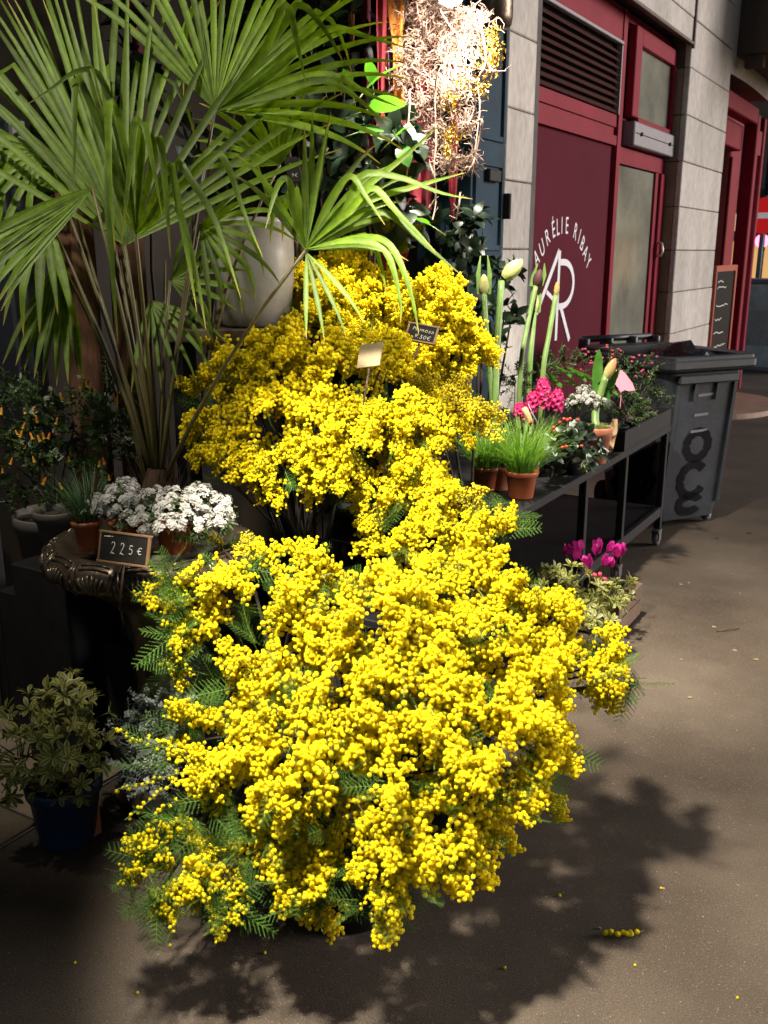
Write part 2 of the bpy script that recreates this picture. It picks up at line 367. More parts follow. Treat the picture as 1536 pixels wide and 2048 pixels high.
# ------------------------------------------------------------------ neighbouring building
XF, XD = -2.2, -2.34            # facade and door planes
nb = thing('stone_building', 'pale stone building with a dark red shopfront beside the flower stand', 'building', (-2.5, 8.5, 0))
core = MB()
core.rng((-3.2, 4.90, 0), (XF-.035, 5.42, 5.2)); core.rng((-3.2, 8.54, 0), (XF-.04, 10.0, 5.2))
core.rng((-3.2, 5.42, 3.34), (XF-.03, 8.54, 5.2))
part('masonry_core', core, M['mortar'], nb, False)
courses = [0, .24, .60, .955, 1.312, 1.665, 2.022, 2.384, 2.748, 3.108, 3.47, 3.83, 4.2, 4.6, 5.0]
def block(a, b, m=None, org=nb, bev=.006):
    k = MB(); k.rng(a, b, bev); return part('stone_block', k, m or M['stone'], org, False)
for i in range(len(courses)-1):
    z0, z1 = courses[i]+.003, courses[i+1]-.003
    block((XF-.05, 4.91, z0), (XF+rnd(.002), 5.28, z1))
    o = .02 if i % 3 == 1 else 0
    block((XF-.05, 8.52, z0), (XF+rnd(.003), 9.995, z1))
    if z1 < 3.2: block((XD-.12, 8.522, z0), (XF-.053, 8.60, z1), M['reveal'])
    if z0 > 3.4:
        for ya, yb in ((5.285, 6.9), (6.906, 8.515)): block((XF-.05, ya, z0), (XF, yb, z1))
k = MB(); k.rng((XF-.06, 5.29, 3.30), (XF-.004, 8.515, 3.468), .004); part('lintel', k, M['stone'], nb, False)
k = MB(); k.rng((XF-.03, 5.29, 3.27), (XF+.012, 8.53, 3.297), .004); k.rng((XF-.01, 8.525, 3.25), (XF+.014, 8.56, 5.0), .004)
part('drip_edge', k, M['wood'], nb, False)
# red shopfront frame
k = MB()
k.rng((XD-.06, 5.29, 2.395), (XD, 7.165, 2.46)); k.rng((XD-.06, 5.29, 2.52), (XD-.008, 7.165, 2.60))
k.rng((XD-.05, 5.29, 2.462), (XD-.022, 7.165, 2.518))
k.rng((XD-.06, 7.17, 0), (XD+.006, 7.25, 3.298)); k.rng((XD-.06, 5.29, 3.085), (XD-.003, 7.165, 3.298)); k.rng((XD-.06, 5.29, 2.60), (XD-.003, 5.56, 3.08))
k.rng((XD-.06, 7.26, 2.285), (XD-.01, 8.515, 2.40)); k.rng((XD-.05, 8.28, 0), (XD-.012, 8.36, 2.28)); k.rng((XD-.05, 8.37, 0), (XD+.012, 8.515, 2.28), .006)
k.rng((XD-.05, 7.26, 3.24), (XD-.01, 8.515, 3.298)); k.rng((XD-.06, 7.26, 2.60), (XD-.05, 8.515, 3.24))
k.rng((XD-.06, 7.26, .02), (XD-.02, 7.33, 2.28)); k.rng((XD-.06, 7.335, 0.02), (XD-.02, 8.27, .30))
part('door_frame', k, M['red'], nb, False)
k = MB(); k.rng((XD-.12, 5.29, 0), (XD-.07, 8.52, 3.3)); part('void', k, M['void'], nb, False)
# logo panel
k = MB(); k.rng((XD-.05, 5.29, .12), (XD-.03, 7.168, 2.393)); pan = part('sign_panel', k, M['redpanel'], nb, False)
def textmesh(s, size, shear=0.0, bold=0.0, sp=1.0):
    cu = bpy.data.curves.new('letter', 'FONT'); cu.body = s; cu.size = size; cu.align_x = 'CENTER'; cu.offset = bold; cu.shear = shear; cu.space_character = sp; cu.resolution_u = 3
    o = bpy.data.objects.new('letter', cu); COL.objects.link(o)
    bpy.context.view_layer.update()
    me = bpy.data.meshes.new_from_object(o.evaluated_get(bpy.context.evaluated_depsgraph_get()))
    bpy.data.objects.remove(o); bpy.data.curves.remove(cu)
    me.name = 'letter'; return me
FACE = Matrix(((0, 0, 1), (1, 0, 0), (0, 1, 0)))            # text x -> +Y, text y -> +Z, normal +X
xp = XD-.03+.0025
word = 'AURÉLIE RIBAY'; angs = [186, 166, 150, 136.5, 124, 114.5, 104, 92, 79, 67.5, 55, 37, 19]
angs = [172, 151, 134, 119.5, 107, 97.5, 87.5, 78, 66, 55.5, 43, 26, 8]
LP = [(1073, 516), (1084, 496), (1095, 474), (1107, 459), (1116, 454), (1124, 451), (1134, 451), None, (1151, 463), (1159, 473), (1165, 487), (1171, 505), (1177, 524)]
LW = [W(*p, X=xp) if p else None for p in LP]
for li, ch in enumerate(word):
    if ch == ' ': continue
    pa = LW[li-1] if li and LW[li-1] else LW[li]; pc = LW[li+1] if li+1 < len(LW) and LW[li+1] else LW[li]; tg = pc-pa; a = math.degrees(math.atan2(tg.z, tg.y))+90
    me = textmesh(ch, .155, 0, .0005); me.materials.append(M['white'])
    for v in me.vertices: v.co.x *= .72
    t = math.radians(a); c = LW[li]+V((0, -math.cos(t)*.052, -math.sin(t)*.052))
    inst('letter', me, pan, c, FACE @ Matrix.Rotation(t-math.pi/2, 3, 'Z'))
def stroke(mb, pts, wd, X):
    """flat ribbon on a wall plane; pts in (y, z)"""
    n = len(pts); L_ = []; R_ = []
    for i, (y, z) in enumerate(pts):
        a = pts[max(i-1, 0)]; b = pts[min(i+1, n-1)]; d = V((b[0]-a[0], b[1]-a[1])); d.normalize()
        L_.append(V((X, y-d.y*wd, z+d.x*wd))); R_.append(V((X, y+d.y*wd, z-d.x*wd)))
    mb.add(L_+R_, [(i, n+i, n+i+1, i+1) for i in range(n-1)])
k = MB()
stroke(k, [(5.845, 1.27), (6.20, 1.66)], .021, xp); stroke(k, [(6.205, 1.66), (6.205, 1.07)], .021, xp+.0012)
stroke(k, [(6.00, 1.40), (6.19, 1.32)], .015, xp+.0008)
part('monogram', k, M['white'], pan, False)
k = MB()
stroke(k, [(6.22, 1.585)]+[(6.29+math.sin(math.radians(a))*.20, 1.44+math.cos(math.radians(a))*.145) for a in range(0, 181, 12)]+[(6.225, 1.295)], .021, xp+.0024)
stroke(k, [(6.26, 1.295), (6.46, 1.055)], .021, xp+.0036)
part('monogram', k, M['white'], pan, False)
# louver
k = MB(); k.rng((XD-.07, 5.56, 2.60), (XD-.055, 7.165, 3.085)); lv = part('louver', k, M['void'], nb, False)
sl = MB(); M3 = Matrix.Rotation(math.radians(38), 3, 'Y'); sl.box((0, 0, 0), (.062, 1.56, .010), M3)
me = sl.mesh('slat', M['louver'], V((0, 0, 0)), False)
for i in range(9): inst('slat', me, lv, (XD-.03, 6.365, 2.635+i*.0485), Matrix.Identity(3))
k = MB(); k.rng((XD-.02, 5.56, 3.06), (XD+.016, 7.165, 3.083), .004); k.rng((XD-.03, 7.15, 2.605), (XD+.008, 7.168, 3.058))
part('louver_frame', k, M['steel'], lv, False)
# hopper window over the door, slightly tilted out
wn = MB()
wn.rng((XD-.03, 7.40, 2.62), (XD+.03, 7.555, 3.235), .006); wn.rng((XD-.03, 8.47, 2.62), (XD+.03, 8.60-.09, 3.235), .004)
wn.rng((XD-.028, 7.56, 3.115), (XD+.028, 8.465, 3.235), .005); wn.rng((XD-.028, 7.56, 2.59), (XD+.028, 8.465, 2.63), .004)
wp = part('window', wn, M['red'], nb, False)
k = MB(); k.rng((XD-.02, 7.56, 2.63), (XD-.006, 8.465, 3.112)); part('pane', k, M['glass'], wp, False)
k = MB(); k.rng((XD-.04, 7.39, 2.415), (XD+.06, 8.515, 2.585), .008); bx = part('closer_box', k, M['steel'], nb, False)
k = MB(); k.rng((XD+.0605, 7.42, 2.502), (XD+.066, 8.49, 2.506))
for y in (7.55, 8.35): k.tube([(XD+.06, y, 2.504), (XD+.075, y, 2.504)], .014, 8)
part('seam', k, M['black'], bx, False)
k = MB(); k.rng((XD-.045, 7.335, .30), (XD-.03, 8.275, 2.275)); dg = part('door', k, M['glass'], nb, False)
k = MB(); k.tube([(XD-.03, 8.40, 1.62), (XD+.045, 8.40, 1.62), (XD+.055, 8.40, 1.66), (XD+.045, 8.40, 1.72), (XD-.0, 8.40, 1.73)], .012, 8)
part('handle', k, M['brass'], dg)
k = MB(); k.rng((XD-.028, 7.36, .78), (XD-.0, 7.50, .80), .004); part('handle', k, M['steel'], dg)

# teal pilaster of the flower shop
pl = thing('pilaster', 'dark teal painted wooden pilaster left of the pale stone pier', 'pilaster', (-2.3, 4.7, 0))
k = MB(); k.rng((-2.5, 4.50, 0), (-2.20, 4.895, 4.0)); part('shaft', k, M['teal'], pl, False)
k = MB()
for z0, z1 in ((.2, 1.55), (1.66, 2.1), (2.2, 3.6)):
    k.rng((-2.2, 4.53, z0), (-2.185, 4.555, z1)); k.rng((-2.2, 4.845, z0), (-2.185, 4.87, z1)); k.rng((-2.2, 4.556, z1-.025), (-2.186, 4.844, z1)); k.rng((-2.2, 4.556, z0), (-2.186, 4.844, z0+.025))
part('moulding', k, M['teal'], pl, False)
k = MB(); k.rng((-2.199, 4.66, 2.0), (-2.17, 4.80, 2.06), .004); k.rng((-2.20, 4.872, 1.82), (-2.15, 4.894, 1.95), .004); part('hinge', k, M['black'], pl, False)
# bronze lantern / shutter housing at top
c = W(985, 12, X=-2.12)
lt = MB(); lt.lathe([(.0, -.10), (.075, -.10), (.092, -.085), (.098, -.05), (.098, .22), (.08, .26), (.03, .28)], 24, c, True, True)
ln = thing('wall_lantern', 'dark bronze round lantern body at top of the teal pilaster', 'lantern', c)
part('body', lt, M['bronze'], ln)
k = MB(); k.tube([c+V((0, 0, .2)), c+V((-.05, 0, .3)), V((-2.2, c.y, c.z+.3))], .016, 8); part('bracket', k, M['bronze'], ln)

# flower shop recess: dark back wall, side, ceiling, added sky blocker, jamb
sh = thing('flower_shop', 'dark recess of the flower shop behind the plants', 'shop', (-3.2, 2, 0))
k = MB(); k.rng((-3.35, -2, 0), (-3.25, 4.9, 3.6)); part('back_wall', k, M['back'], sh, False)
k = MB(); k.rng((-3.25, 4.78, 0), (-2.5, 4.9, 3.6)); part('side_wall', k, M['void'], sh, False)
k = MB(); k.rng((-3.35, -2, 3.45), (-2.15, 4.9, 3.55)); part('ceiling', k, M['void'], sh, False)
M['blocker_canvas'] = mat('dark_green_canvas', (.02, .035, .025), .9, var=.2)
k = MB(); k.add([V((-2.2, -2.2, 3.50)), V((-.55, -2.2, 3.12)), V((-.55, 4.8, 3.12)), V((-2.2, 4.8, 3.50)), V((-2.2, -2.2, 3.52)), V((-.55, -2.2, 3.14)), V((-.55, 4.8, 3.14)), V((-2.2, 4.8, 3.52))],
    [(0, 1, 2, 3), (7, 6, 5, 4), (0, 4, 5, 1), (1, 5, 6, 2), (2, 6, 7, 3), (3, 7, 4, 0)])
k.rng((-.56, -2.2, 2.98), (-.545, 4.8, 3.119)); part('sky_blocker', k, M['blocker_canvas'], sh, False)  # canvas roof out of view, added to block the sky over the left
M['jambw'] = mat('brown_jamb_board', (.085, .06, .045), .6, var=.25, scale=5, stretch=(1, 1, .2), fine=.3)
jl = thing('door_jamb', 'worn brown door jamb board at the left edge behind the potted shrub', 'door jamb', (-2.87, 1.9, 0))
k = MB(); k.rng((-3.0, .9, 0.014), (-2.83, 2.0, 1.2), .004); part('board', k, M['jambw'], jl, False)
k = MB(); k.rng((-2.9, 2.003, 0.014), (-2.80, 2.05, 1.2), .004); part('edge_strip', k, M['black'], jl, False)
# dark post and brown panel higher up
po = MB(); c = W(30, 600, t=3.5); po.rng((c.x-.09, c.y-.05, .9), (c.x+.05, c.y+.05, 2.1), .01); po.rng((c.x+.055, c.y-.02, .9), (c.x+.09, c.y+.05, 2.1), .008)
M['navy'] = mat('dark_navy_paint', (.012, .014, .022), .5)
solo('shop_post', po, M['navy'], 'dark navy post at the left edge above the orange flowered shrub', 'post', False)

# ------------------------------------------------------------------ red cafe front beyond the pier and street end
cf = thing('cafe_front', 'red wooden cafe front with a glazed corner beyond the stone pier', 'cafe front', (-2.4, 11, 0))
k = MB(); k.rng((-3.2, 10.0, 3.32), (XF-.02, 12.1, 5.2)); part('wall', k, M['stone'], cf, False)
ar = MB(); pts = []
for i in range(13):
    a = i/12; y = 10.02+a*2.0; pts.append((y, 3.30-.02*(2*a-1)**2))
vs = [V((XF-.02, y, z)) for y, z in pts]+[V((XF-.02, y, 3.318)) for y, z in pts]+[V((XF-.3, y, z)) for y, z in pts]
ar.add(vs, [(i, i+1, 14+i, 13+i) for i in range(12)]); part('arch', ar, M['stone'], cf, False)
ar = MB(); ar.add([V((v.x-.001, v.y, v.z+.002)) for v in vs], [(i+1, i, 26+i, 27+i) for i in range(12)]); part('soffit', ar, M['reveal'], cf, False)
so_ = MB(); so_.rng((XF-.6, 10.25, 3.47), (XF+1.6, 12.6, 4.7)); so_.rng((XF+.05, 10.30, 3.36), (XF+.22, 10.42, 3.468)); part('canopy', so_, M['wood'], cf, False)
k = MB(); k.rng((-2.62, 10.01, 0), (-2.55, 12.5, 3.3)); lf = part('door_leaf', k, M['red'], cf, False)
k = MB()
for y in (10.25, 10.75, 11.25, 11.9): k.rng((-2.55, y, .15), (-2.525, y+.06, 2.7), .006)
k.rng((-2.55, 10.02, 2.72), (-2.36, 11.55, 2.98), .01)
part('door_rail', k, M['red'], lf, False)
k = MB(); k.rng((-2.52, 10.3, 2.30), (-2.44, 10.52, 2.40), .004); k.rng((-2.52, 10.28, 1.28), (-2.42, 10.5, 1.40), .004); part('lock', k, M['black'], lf, False)
k = MB(); k.rng((-2.36, 11.6, 0.05), (-2.22, 11.74, 3.1), .01); k.rng((-2.36, 12.0, .05), (-2.22, 12.1, 3.1), .01); k.rng((-2.34, 11.745, .05), (-2.24, 11.995, .18)); k.rng((-2.34, 11.745, 2.7), (-2.24, 11.995, 2.95)); k.rng((-2.36, 10.02, 2.99), (-2.22, 11.59, 3.15), .01)
part('corner_post', k, M['red'], cf, False)
M['winglow'] = mat('window_glass', (.16, .13, .12), .12, var=.5, scale=2.0, emit=.6)
k = MB(); k.rng((-2.31, 11.745, .18), (-2.29, 11.995, 2.7)); part('pane', k, M['winglow'], cf, False)
k = MB(); k.rng((-2.286, 11.78, 1.75), (-2.28, 11.94, 2.05)); k.rng((-2.286, 11.8, 1.35), (-2.28, 11.88, 1.5)); part('notice', k, M['white'], cf, False)
# menu board leaning
mbn = thing('menu_board', 'tall black menu chalkboard in an orange red frame at the cafe door', 'menu board', (-2.19, 10.5, 0.05))
k = MB(); k.rng((-2.205, 10.07, .12), (-2.192, 10.94, 1.46)); part('slate', k, M['slate'], mbn, False)
M['orred'] = mat('orange_red_wood', (.34, .045, .02), .45, var=.15)
k = MB(); k.rng((-2.21, 10.02, .05), (-2.175, 10.07, 1.52), .004); k.rng((-2.21, 10.94, .05), (-2.175, 11.02, 1.52), .004); k.rng((-2.21, 10.071, 1.46), (-2.176, 10.939, 1.52)); k.rng((-2.21, 10.071, .05), (-2.176, 10.939, .12))
part('frame', k, M['orred'], mbn, False)
k = MB()
for i, z in enumerate((1.36, 1.30, 1.12, .98, .84, .7, .55)):
    pts = [(10.2+.05*j+rnd(.006), z+rnd(.012)) for j in range(6+(i*3) % 8)]
    stroke(k, pts, .004, -2.190)
part('chalk_marks', k, M['chalk'], mbn, False)
# no-entry sign
c = W(1529, 431, t=17.5); ns = thing('road_sign', 'round red no entry sign with a white bar at the right edge', 'road sign', (c.x, c.y, 0))
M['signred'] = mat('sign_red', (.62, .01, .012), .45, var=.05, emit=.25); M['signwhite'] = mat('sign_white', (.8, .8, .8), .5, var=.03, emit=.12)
nrm = V((c.x, c.y, 0)); nrm = -nrm.normalized(); sx = V((-nrm.y, nrm.x, 0)); S3 = Matrix((sx, V((0, 0, 1)), nrm)).transposed()
k = MB(); k.add([c+S3 @ V((math.cos(a)*.32, math.sin(a)*.32, z)) for z in (0, -.02) for a in [2*math.pi*i/32 for i in range(32)]], [tuple(range(32)), tuple(range(63, 31, -1))]+[(i, 32+i, 32+(i+1) % 32, (i+1) % 32) for i in range(32)]); part('disc', k, M['signred'], ns, False)
k = MB(); k.box(c+nrm*.006, (.46, .10, .006), S3); part('bar', k, M['signwhite'], ns, False)
k = MB(); k.tube([V((c.x, c.y, 0))-nrm*.05, V((c.x, c.y, c.z+.35))-nrm*.05], .035, 10); part('pole', k, M['steel'], ns)
# pink neon, lit shop, planter box at the street end
c = W(1524, 482, t=20); k = MB(); k.ico(c, .13, 2); k.box(c+V((0, 0, -.02)), (.3, .08, .36))
M['neon'] = emat('pink_neon', (1, .12, .25), 3.0)
nl = thing('pink_light', 'glowing pink light below the no entry sign', 'light', (c.x, c.y, c.z-.25))
k = MB(); k.ico(c, .14, 2); part('globe', k, M['neon'], nl)
k = MB(); k.tube([c+V((0, .15, -.2)), c+V((0, .15, .25))], .05, 8); k.tube([V((c.x, c.y+.15, 0)), c+V((0, .15, -.2))], .04, 8); part('holder', k, M['black'], nl)
fb = thing('lit_shop', 'far shop front glowing with warm yellow windows across the street', 'shop', (0, 24, 0))
k = MB(); k.rng((-8, 25.2, 0), (5, 25.5, 10)); part('wall', k, M['reveal'], fb, False)
M['warm'] = emat('warm_window', (1, .55, .2), .35); M['warm2'] = emat('pale_window', (1, .7, .4), .3)
for x in [-6+i*1.1 for i in range(10)]:
    for z0, z1, mm in ((.9, 1.9, 'warm'), (2.15, 2.55, 'warm2')):
        k = MB(); k.rng((x+.1, 25.17, z0), (x+.95, 25.198, z1)); part('window', k, M[mm], fb, False)
k = MB()
for x in [-6+i*1.1 for i in range(11)]: k.rng((x-.05, 25.05, 0), (x+.09, 25.199, 2.9))
k.rng((-6.5, 24.9, 2.75), (5, 25.199, 3.1)); k.rng((-6.5, 25.0, 0.0), (5, 25.198, .85)); part('frame', k, M['wood'], fb, False)
pb = W(1512, 740, z=0); pb = V((pb.x, pb.y, 0))
bx = thing('utility_box', 'grey green cabinet with torn posters at the far right edge', 'cabinet', pb)
M['cab'] = mat('grey_green_cabinet', (.50, .56, .55), .6, var=.4, scale=3, fine=.3, col2=(.62, .62, .58))
k = MB(); k.rng(pb+V((-.35, 0, .03)), pb+V((.9, .6, 1.22)), .015); part('body', k, M['cab'], bx, False)
k = MB(); k.rng(pb+V((-.38, -.03, 1.222)), pb+V((.93, .63, 1.28)), .01); k.rng(pb+V((-.38, -.02, 0)), pb+V((.92, .62, .03))); part('cap', k, M['steel'], bx, False)
k = MB(); k.rng(pb+V((-.2, -.004, .35)), pb+V((.2, -.001, .85))); k.rng(pb+V((.3, -.004, .5)), pb+V((.6, -.001, .95))); part('poster', k, M['stone'], bx, False)
tr = W(1508, 640, t=19); k = MB(); k.tube([V((tr.x, tr.y, 0)), V((tr.x, tr.y, 4))], [.06, .05], 12)
solo('street_pole', k, M['black'], 'dark street pole in front of the far lit windows', 'pole')
# ------------------------------------------------------------------ lamps, the last two added out of view
for i, (pos, pw, sz, aim, cone) in enumerate(LAMPS):
    L = bpy.data.lights.new('spot', 'POINT' if i == 0 else 'SPOT'); L.energy = pw; L.shadow_soft_size = sz
    if i: L.spot_size = math.radians(cone); L.spot_blend = .4 if i == 1 else .6
    L.color = (1.0, .915, .755); L.color = (1.0, .915, .755)
    d = (aim-pos).normalized()
    lab = ['glaring lamp hanging among the red ribbons and pale dried twigs', 'black spot lamp out of view above the front mimosa', 'added fill lamp out of view above the urn', 'added lamp out of view above the plant table'][i]
    t = thing('spot_lamp', lab, 'lamp', pos)
    B = basis(-d)
    k = MB(); k.lathe([(.052, -.01), (.056, .02), (.05, .09), (.03, .12), (.0, .125)], 20); k.v = [B @ v+pos+V((0, 0, 0)) for v in k.v]
    part('housing', k, M['black'], t)
    k = MB(); k.lathe([(.0, -.028), (.03, -.024), (.046, -.006), (.049, .004)], 20); k.v = [B @ v+pos for v in k.v]; part('bulb', k, M['bulb'], t)
    k = MB(); k.tube([pos-d*.11, V((pos.x, pos.y, 3.4 if i in (0, 3) else 3.26))], .008, 6); part('cable', k, M['black'], t)
    lo = bpy.data.objects.new('spot', L); COL.objects.link(lo); lo.location = pos+d*(.20 if i == 0 else .05); lo.rotation_euler = d.to_track_quat('-Z', 'Y').to_euler()

# ------------------------------------------------------------------ wheelie bin
t = thing('wheelie_bin', 'big dark grey open wheelie bin with black streaks and graffiti beside the plant table', 'bin', (-1.5, 5.95, 0))
e1 = V((.37, .55, 0)).normalized(); e2 = V((-e1.y, e1.x, 0)); B0 = V((-1.225, 5.795, 0))
def q(u, v, z): return B0+e1*u+e2*v+V((0, 0, z))
def loft(mb, rings):
    n = len(rings[0]); vs = [p for r_ in rings for p in r_]
    mb.add(vs, [(i*n+k, i*n+(k+1) % n, (i+1)*n+(k+1) % n, (i+1)*n+k) for i in range(len(rings)-1) for k in range(n)])
def rr(u0, u1, v0, v1, z, r=.045, n=4):
    P = []
    for (cu, cv, a0) in ((u1-r, v0+r, -90), (u1-r, v1-r, 0), (u0+r, v1-r, 90), (u0+r, v0+r, 180)):
        for k in range(n+1):
            a = math.radians(a0+90*k/n); P.append(q(cu+r*math.cos(a), cv+r*math.sin(a), z))
    return P
k = MB()
loft(k, [rr(-.23, .23, .12, .62, .05), rr(-.24, .24, .11, .64, .12), rr(-.285, .285, .045, .78, .97), rr(-.262, .262, .07, .755, .97), rr(-.215, .215, .14, .60, .12)])
bot = rr(-.23, .23, .12, .62, .05); k.add(bot, [tuple(range(len(bot)))[::-1]]); bi = rr(-.215, .215, .14, .60, .12); k.add(bi, [tuple(range(len(bi)))])
part('body', k, M['bin'], t, False)
k = MB()
loft(k, [rr(-.29, .29, .04, .785, .965), rr(-.335, .335, -.005, .84, .985), rr(-.345, .345, -.015, .85, 1.0), rr(-.345, .345, -.015, .85, 1.035), rr(-.335, .335, -.005, .84, 1.045), rr(-.335, .335, -.005, .84, 1.062), rr(-.32, .32, .01, .825, 1.07), rr(-.262, .262, .07, .755, 1.06), rr(-.262, .262, .07, .755, .971)])
part('rim', k, M['bin'], t, False)
k = MB(); k.tube([q(-.28, .90, 1.10), q(.28, .90, 1.10)], .022, 10)
for u in (-.29, -.1, .1, .29): k.box(q(u, .87, 1.075), (.03, .09, .07), Matrix((e1, e2, V((0, 0, 1)))).transposed(), .006)
part('handle', k, M['bin'], t)
BM = Matrix((e1, e2, V((0, 0, 1)))).transposed()
def fz(z): return .11-.065*(z-.12)/.85          # front face plane v at height z
k = MB()
for u in (-.215, -.08, .09, .225):
    k.add([q(u+a, fz(z)-b, z) for z in ((.14, .9) if abs(u) > .1 else (.80, .9)) for a, b in ((-.014, -.001), (-.012, .014), (.012, .014), (.014, -.001))], [(0, 1, 5, 4), (1, 2, 6, 5), (2, 3, 7, 6), (4, 5, 6, 7), (3, 2, 1, 0)])
k.box(q(0, .03, .93), (.46, .03, .05), BM, .006)
part('rib', k, M['bin'], t, False, label=None)
k = MB()
for z, u0, u1 in ((.82, -.05, .07), (.70, -.06, .05), (.60, -.07, .06)):
    k.add([q(u0, fz(z)-.003, z), q(u1, fz(z)-.003, z+.004), q(u1, fz(z+.02)-.003, z+.02), q(u0, fz(z+.02)-.003, z+.016)], [(0, 1, 2, 3)])
part('sticker', k, M['steel'], t, False)
# graffiti rings on the front face
k = MB()
for (zc, rx, rz, a0, a1) in ((.52, .085, .085, 0, 360), (.30, .095, .10, 40, 330), (.145, .08, .05, 20, 330)):
    n = 26; wd = .027
    vs = []
    for i in range(n+1):
        a = math.radians(a0+(a1-a0)*i/n)
        for s in (-1, 1):
            u = -.0+(rx+s*wd*(1+.25*math.sin(i*2.3)))*math.cos(a); z = zc+(rz+s*wd)*math.sin(a); vs.append(q(u, fz(z)-.0028, z))
    k.add(vs, [(2*i, 2*i+1, 2*i+3, 2*i+2) for i in range(n)])
part('graffiti', k, M['binmark'], t, False)
# black streaks down the side facing the table
k = MB()
def sidep(v, z):
    tt = (z-.12)/.85; return q(-.24-.045*tt-.0025, v, z)
for v0, z0, z1, wd in ((.18, .62, .2, .03), (.24, .70, .15, .05), (.33, .66, .12, .06), (.42, .6, .1, .07), (.5, .5, .1, .05)):
    n = 14; vs = []
    for i in range(n+1):
        f = i/n; z = z0+(z1-z0)*f; ww = wd*(math.sin(math.pi*min(1, f*.9+.05))**.5)*(1+.3*math.sin(i*1.7+v0*20)); vv = v0+.02*math.sin(i*.9+v0*9)
        vs += [sidep(vv-ww, z), sidep(vv+ww, z)]
    k.add(vs, [(2*i, 2*i+1, 2*i+3, 2*i+2) for i in range(n)])
part('dark_streak', k, M['binmark'], t, False)
for u in (-.2, .2):
    k = MB(); c = q(u, .66, .1); k.tube([c-e1*.025, c+e1*.025], .1, 16); part('wheel', k, M['blackpl'], t)
c = q(.2, .16, .04); k = MB(); k.tube([c-e1*.012, c+e1*.012], .035, 12); k.box(c+V((0, 0, .03)), (.05, .04, .03), BM); part('caster', k, M['steel'], t)
bc = q(.10, .30, .98); tb = MB()
vs, f_ = ICO[2]
def crump(v): return v*(1+.30*noise.noise(v*2.3)+.18*noise.noise(v*6))
tb.add([BM @ V((crump(v).x*.15, crump(v).y*.26, crump(v).z*.13))+bc+e2*.1 for v in vs], f_)
M['bag'] = mat('black_bag', (.012, .012, .013), .25, bump=.9, bscale=35)
solo('rubbish_bag', tb, M['bag'], 'crumpled shiny black rubbish bag lying in the open bin', 'rubbish bag')

# ------------------------------------------------------------------ plant table on casters
t = thing('plant_table', 'black steel plant table on casters along the wall', 'table', (-1.72, 4.3, 0))
TX0, TX1, TY0, TY1, TZ = -2.12, -1.35, 2.95, 5.42, .70
k = MB(); k.rng((TX0, TY0, TZ-.035), (TX1, TY1, TZ), .004); part('table_top', k, M['black'], t, False)
k = MB(); k.rng((TX0, TY0, .20), (TX1-.03, TY1-.03, .225)); k.rng((TX1-.028, TY0, .18), (TX1-.004, TY1-.03, .235)); part('shelf', k, M['black'], t, False)
for x in (TX1-.02, TX0+.02):
    for y in (TY0+.02, 4.03, 4.62, TY1-.05):
        k = MB(); k.rng((x-.018, y-.018, .10), (x+.018, y+.018, TZ-.037), .003); part('leg', k, M['black'], t, False)
for y in (4.62, TY1-.05):
    for x in (TX1-.02, TX0+.02):
        k = MB(); k.tube([(x-.013, y, .042), (x+.013, y, .042)], .042, 18); cw = part('caster', k, M['steel'], t)
        k = MB(); k.tube([(x-.016, y, .042), (x+.016, y, .042)], .018, 12); k.box((x, y-.01, .085), (.045, .07, .02), None, .004); k.rng((x-.021, y-.03, .03), (x-.017, y+.02, .08)); k.rng((x+.017, y-.03, .03), (x+.021, y+.02, .08)); part('fork', k, M['zinc'], cw, False)
k = MB(); y0, y1, x0, x1 = 4.55, 5.40, -2.05, -1.352
k.rng((x0, y0, TZ+.001), (x1, y1, TZ+.008)); k.rng((x1-.012, y0, TZ+.009), (x1, y1, TZ+.10)); k.rng((x0, y0, TZ+.009), (x0+.012, y1, TZ+.10)); k.rng((x0+.013, y0, TZ+.009), (x1-.013, y0+.012, TZ+.10)); k.rng((x0+.013, y1-.012, TZ+.009), (x1-.013, y1, TZ+.10))
solo('plant_tray', k, M['black'], 'black rectangular tray on the far end of the plant table', 'tray', False)

# ------------------------------------------------------------------ pots
def pot(name, parent, c, rb, rtp, h, m, rim=True, soil=True, n=28):
    k = MB(); hr = h*.2
    pr = [(rb*.97, 0), (rb, .004)]
    if rim: pr += [(rb+(rtp-rb)*.8-.004, h-hr), (rtp-.001, h-hr+.002), (rtp+.002, h-.004), (rtp, h), (rtp-.006, h), (rtp-.009, h-.02), (rb*.9, .02)]
    else: pr += [(rtp, h-.003), (rtp-.002, h), (rtp-.006, h), (rtp-.008, h-.02), (rb*.9, .02)]
    k.lathe(pr, n, c, True, True); p = part(name, k, m, parent)
    if soil:
        k = MB(); rs = rtp-.012
        vs = [V(c)+V((rs*f*math.cos(a), rs*f*math.sin(a), h-.022+rnd(.004))) for f in (.3, .65, 1) for a in [2*math.pi*i/18 for i in range(18)]]
        k.add(vs, [(j*18+i, j*18+(i+1) % 18, (j+1)*18+(i+1) % 18, (j+1)*18+i) for j in range(2) for i in range(18)]+[tuple(range(18))]); part('soil', k, M['soil'], parent)
    return p

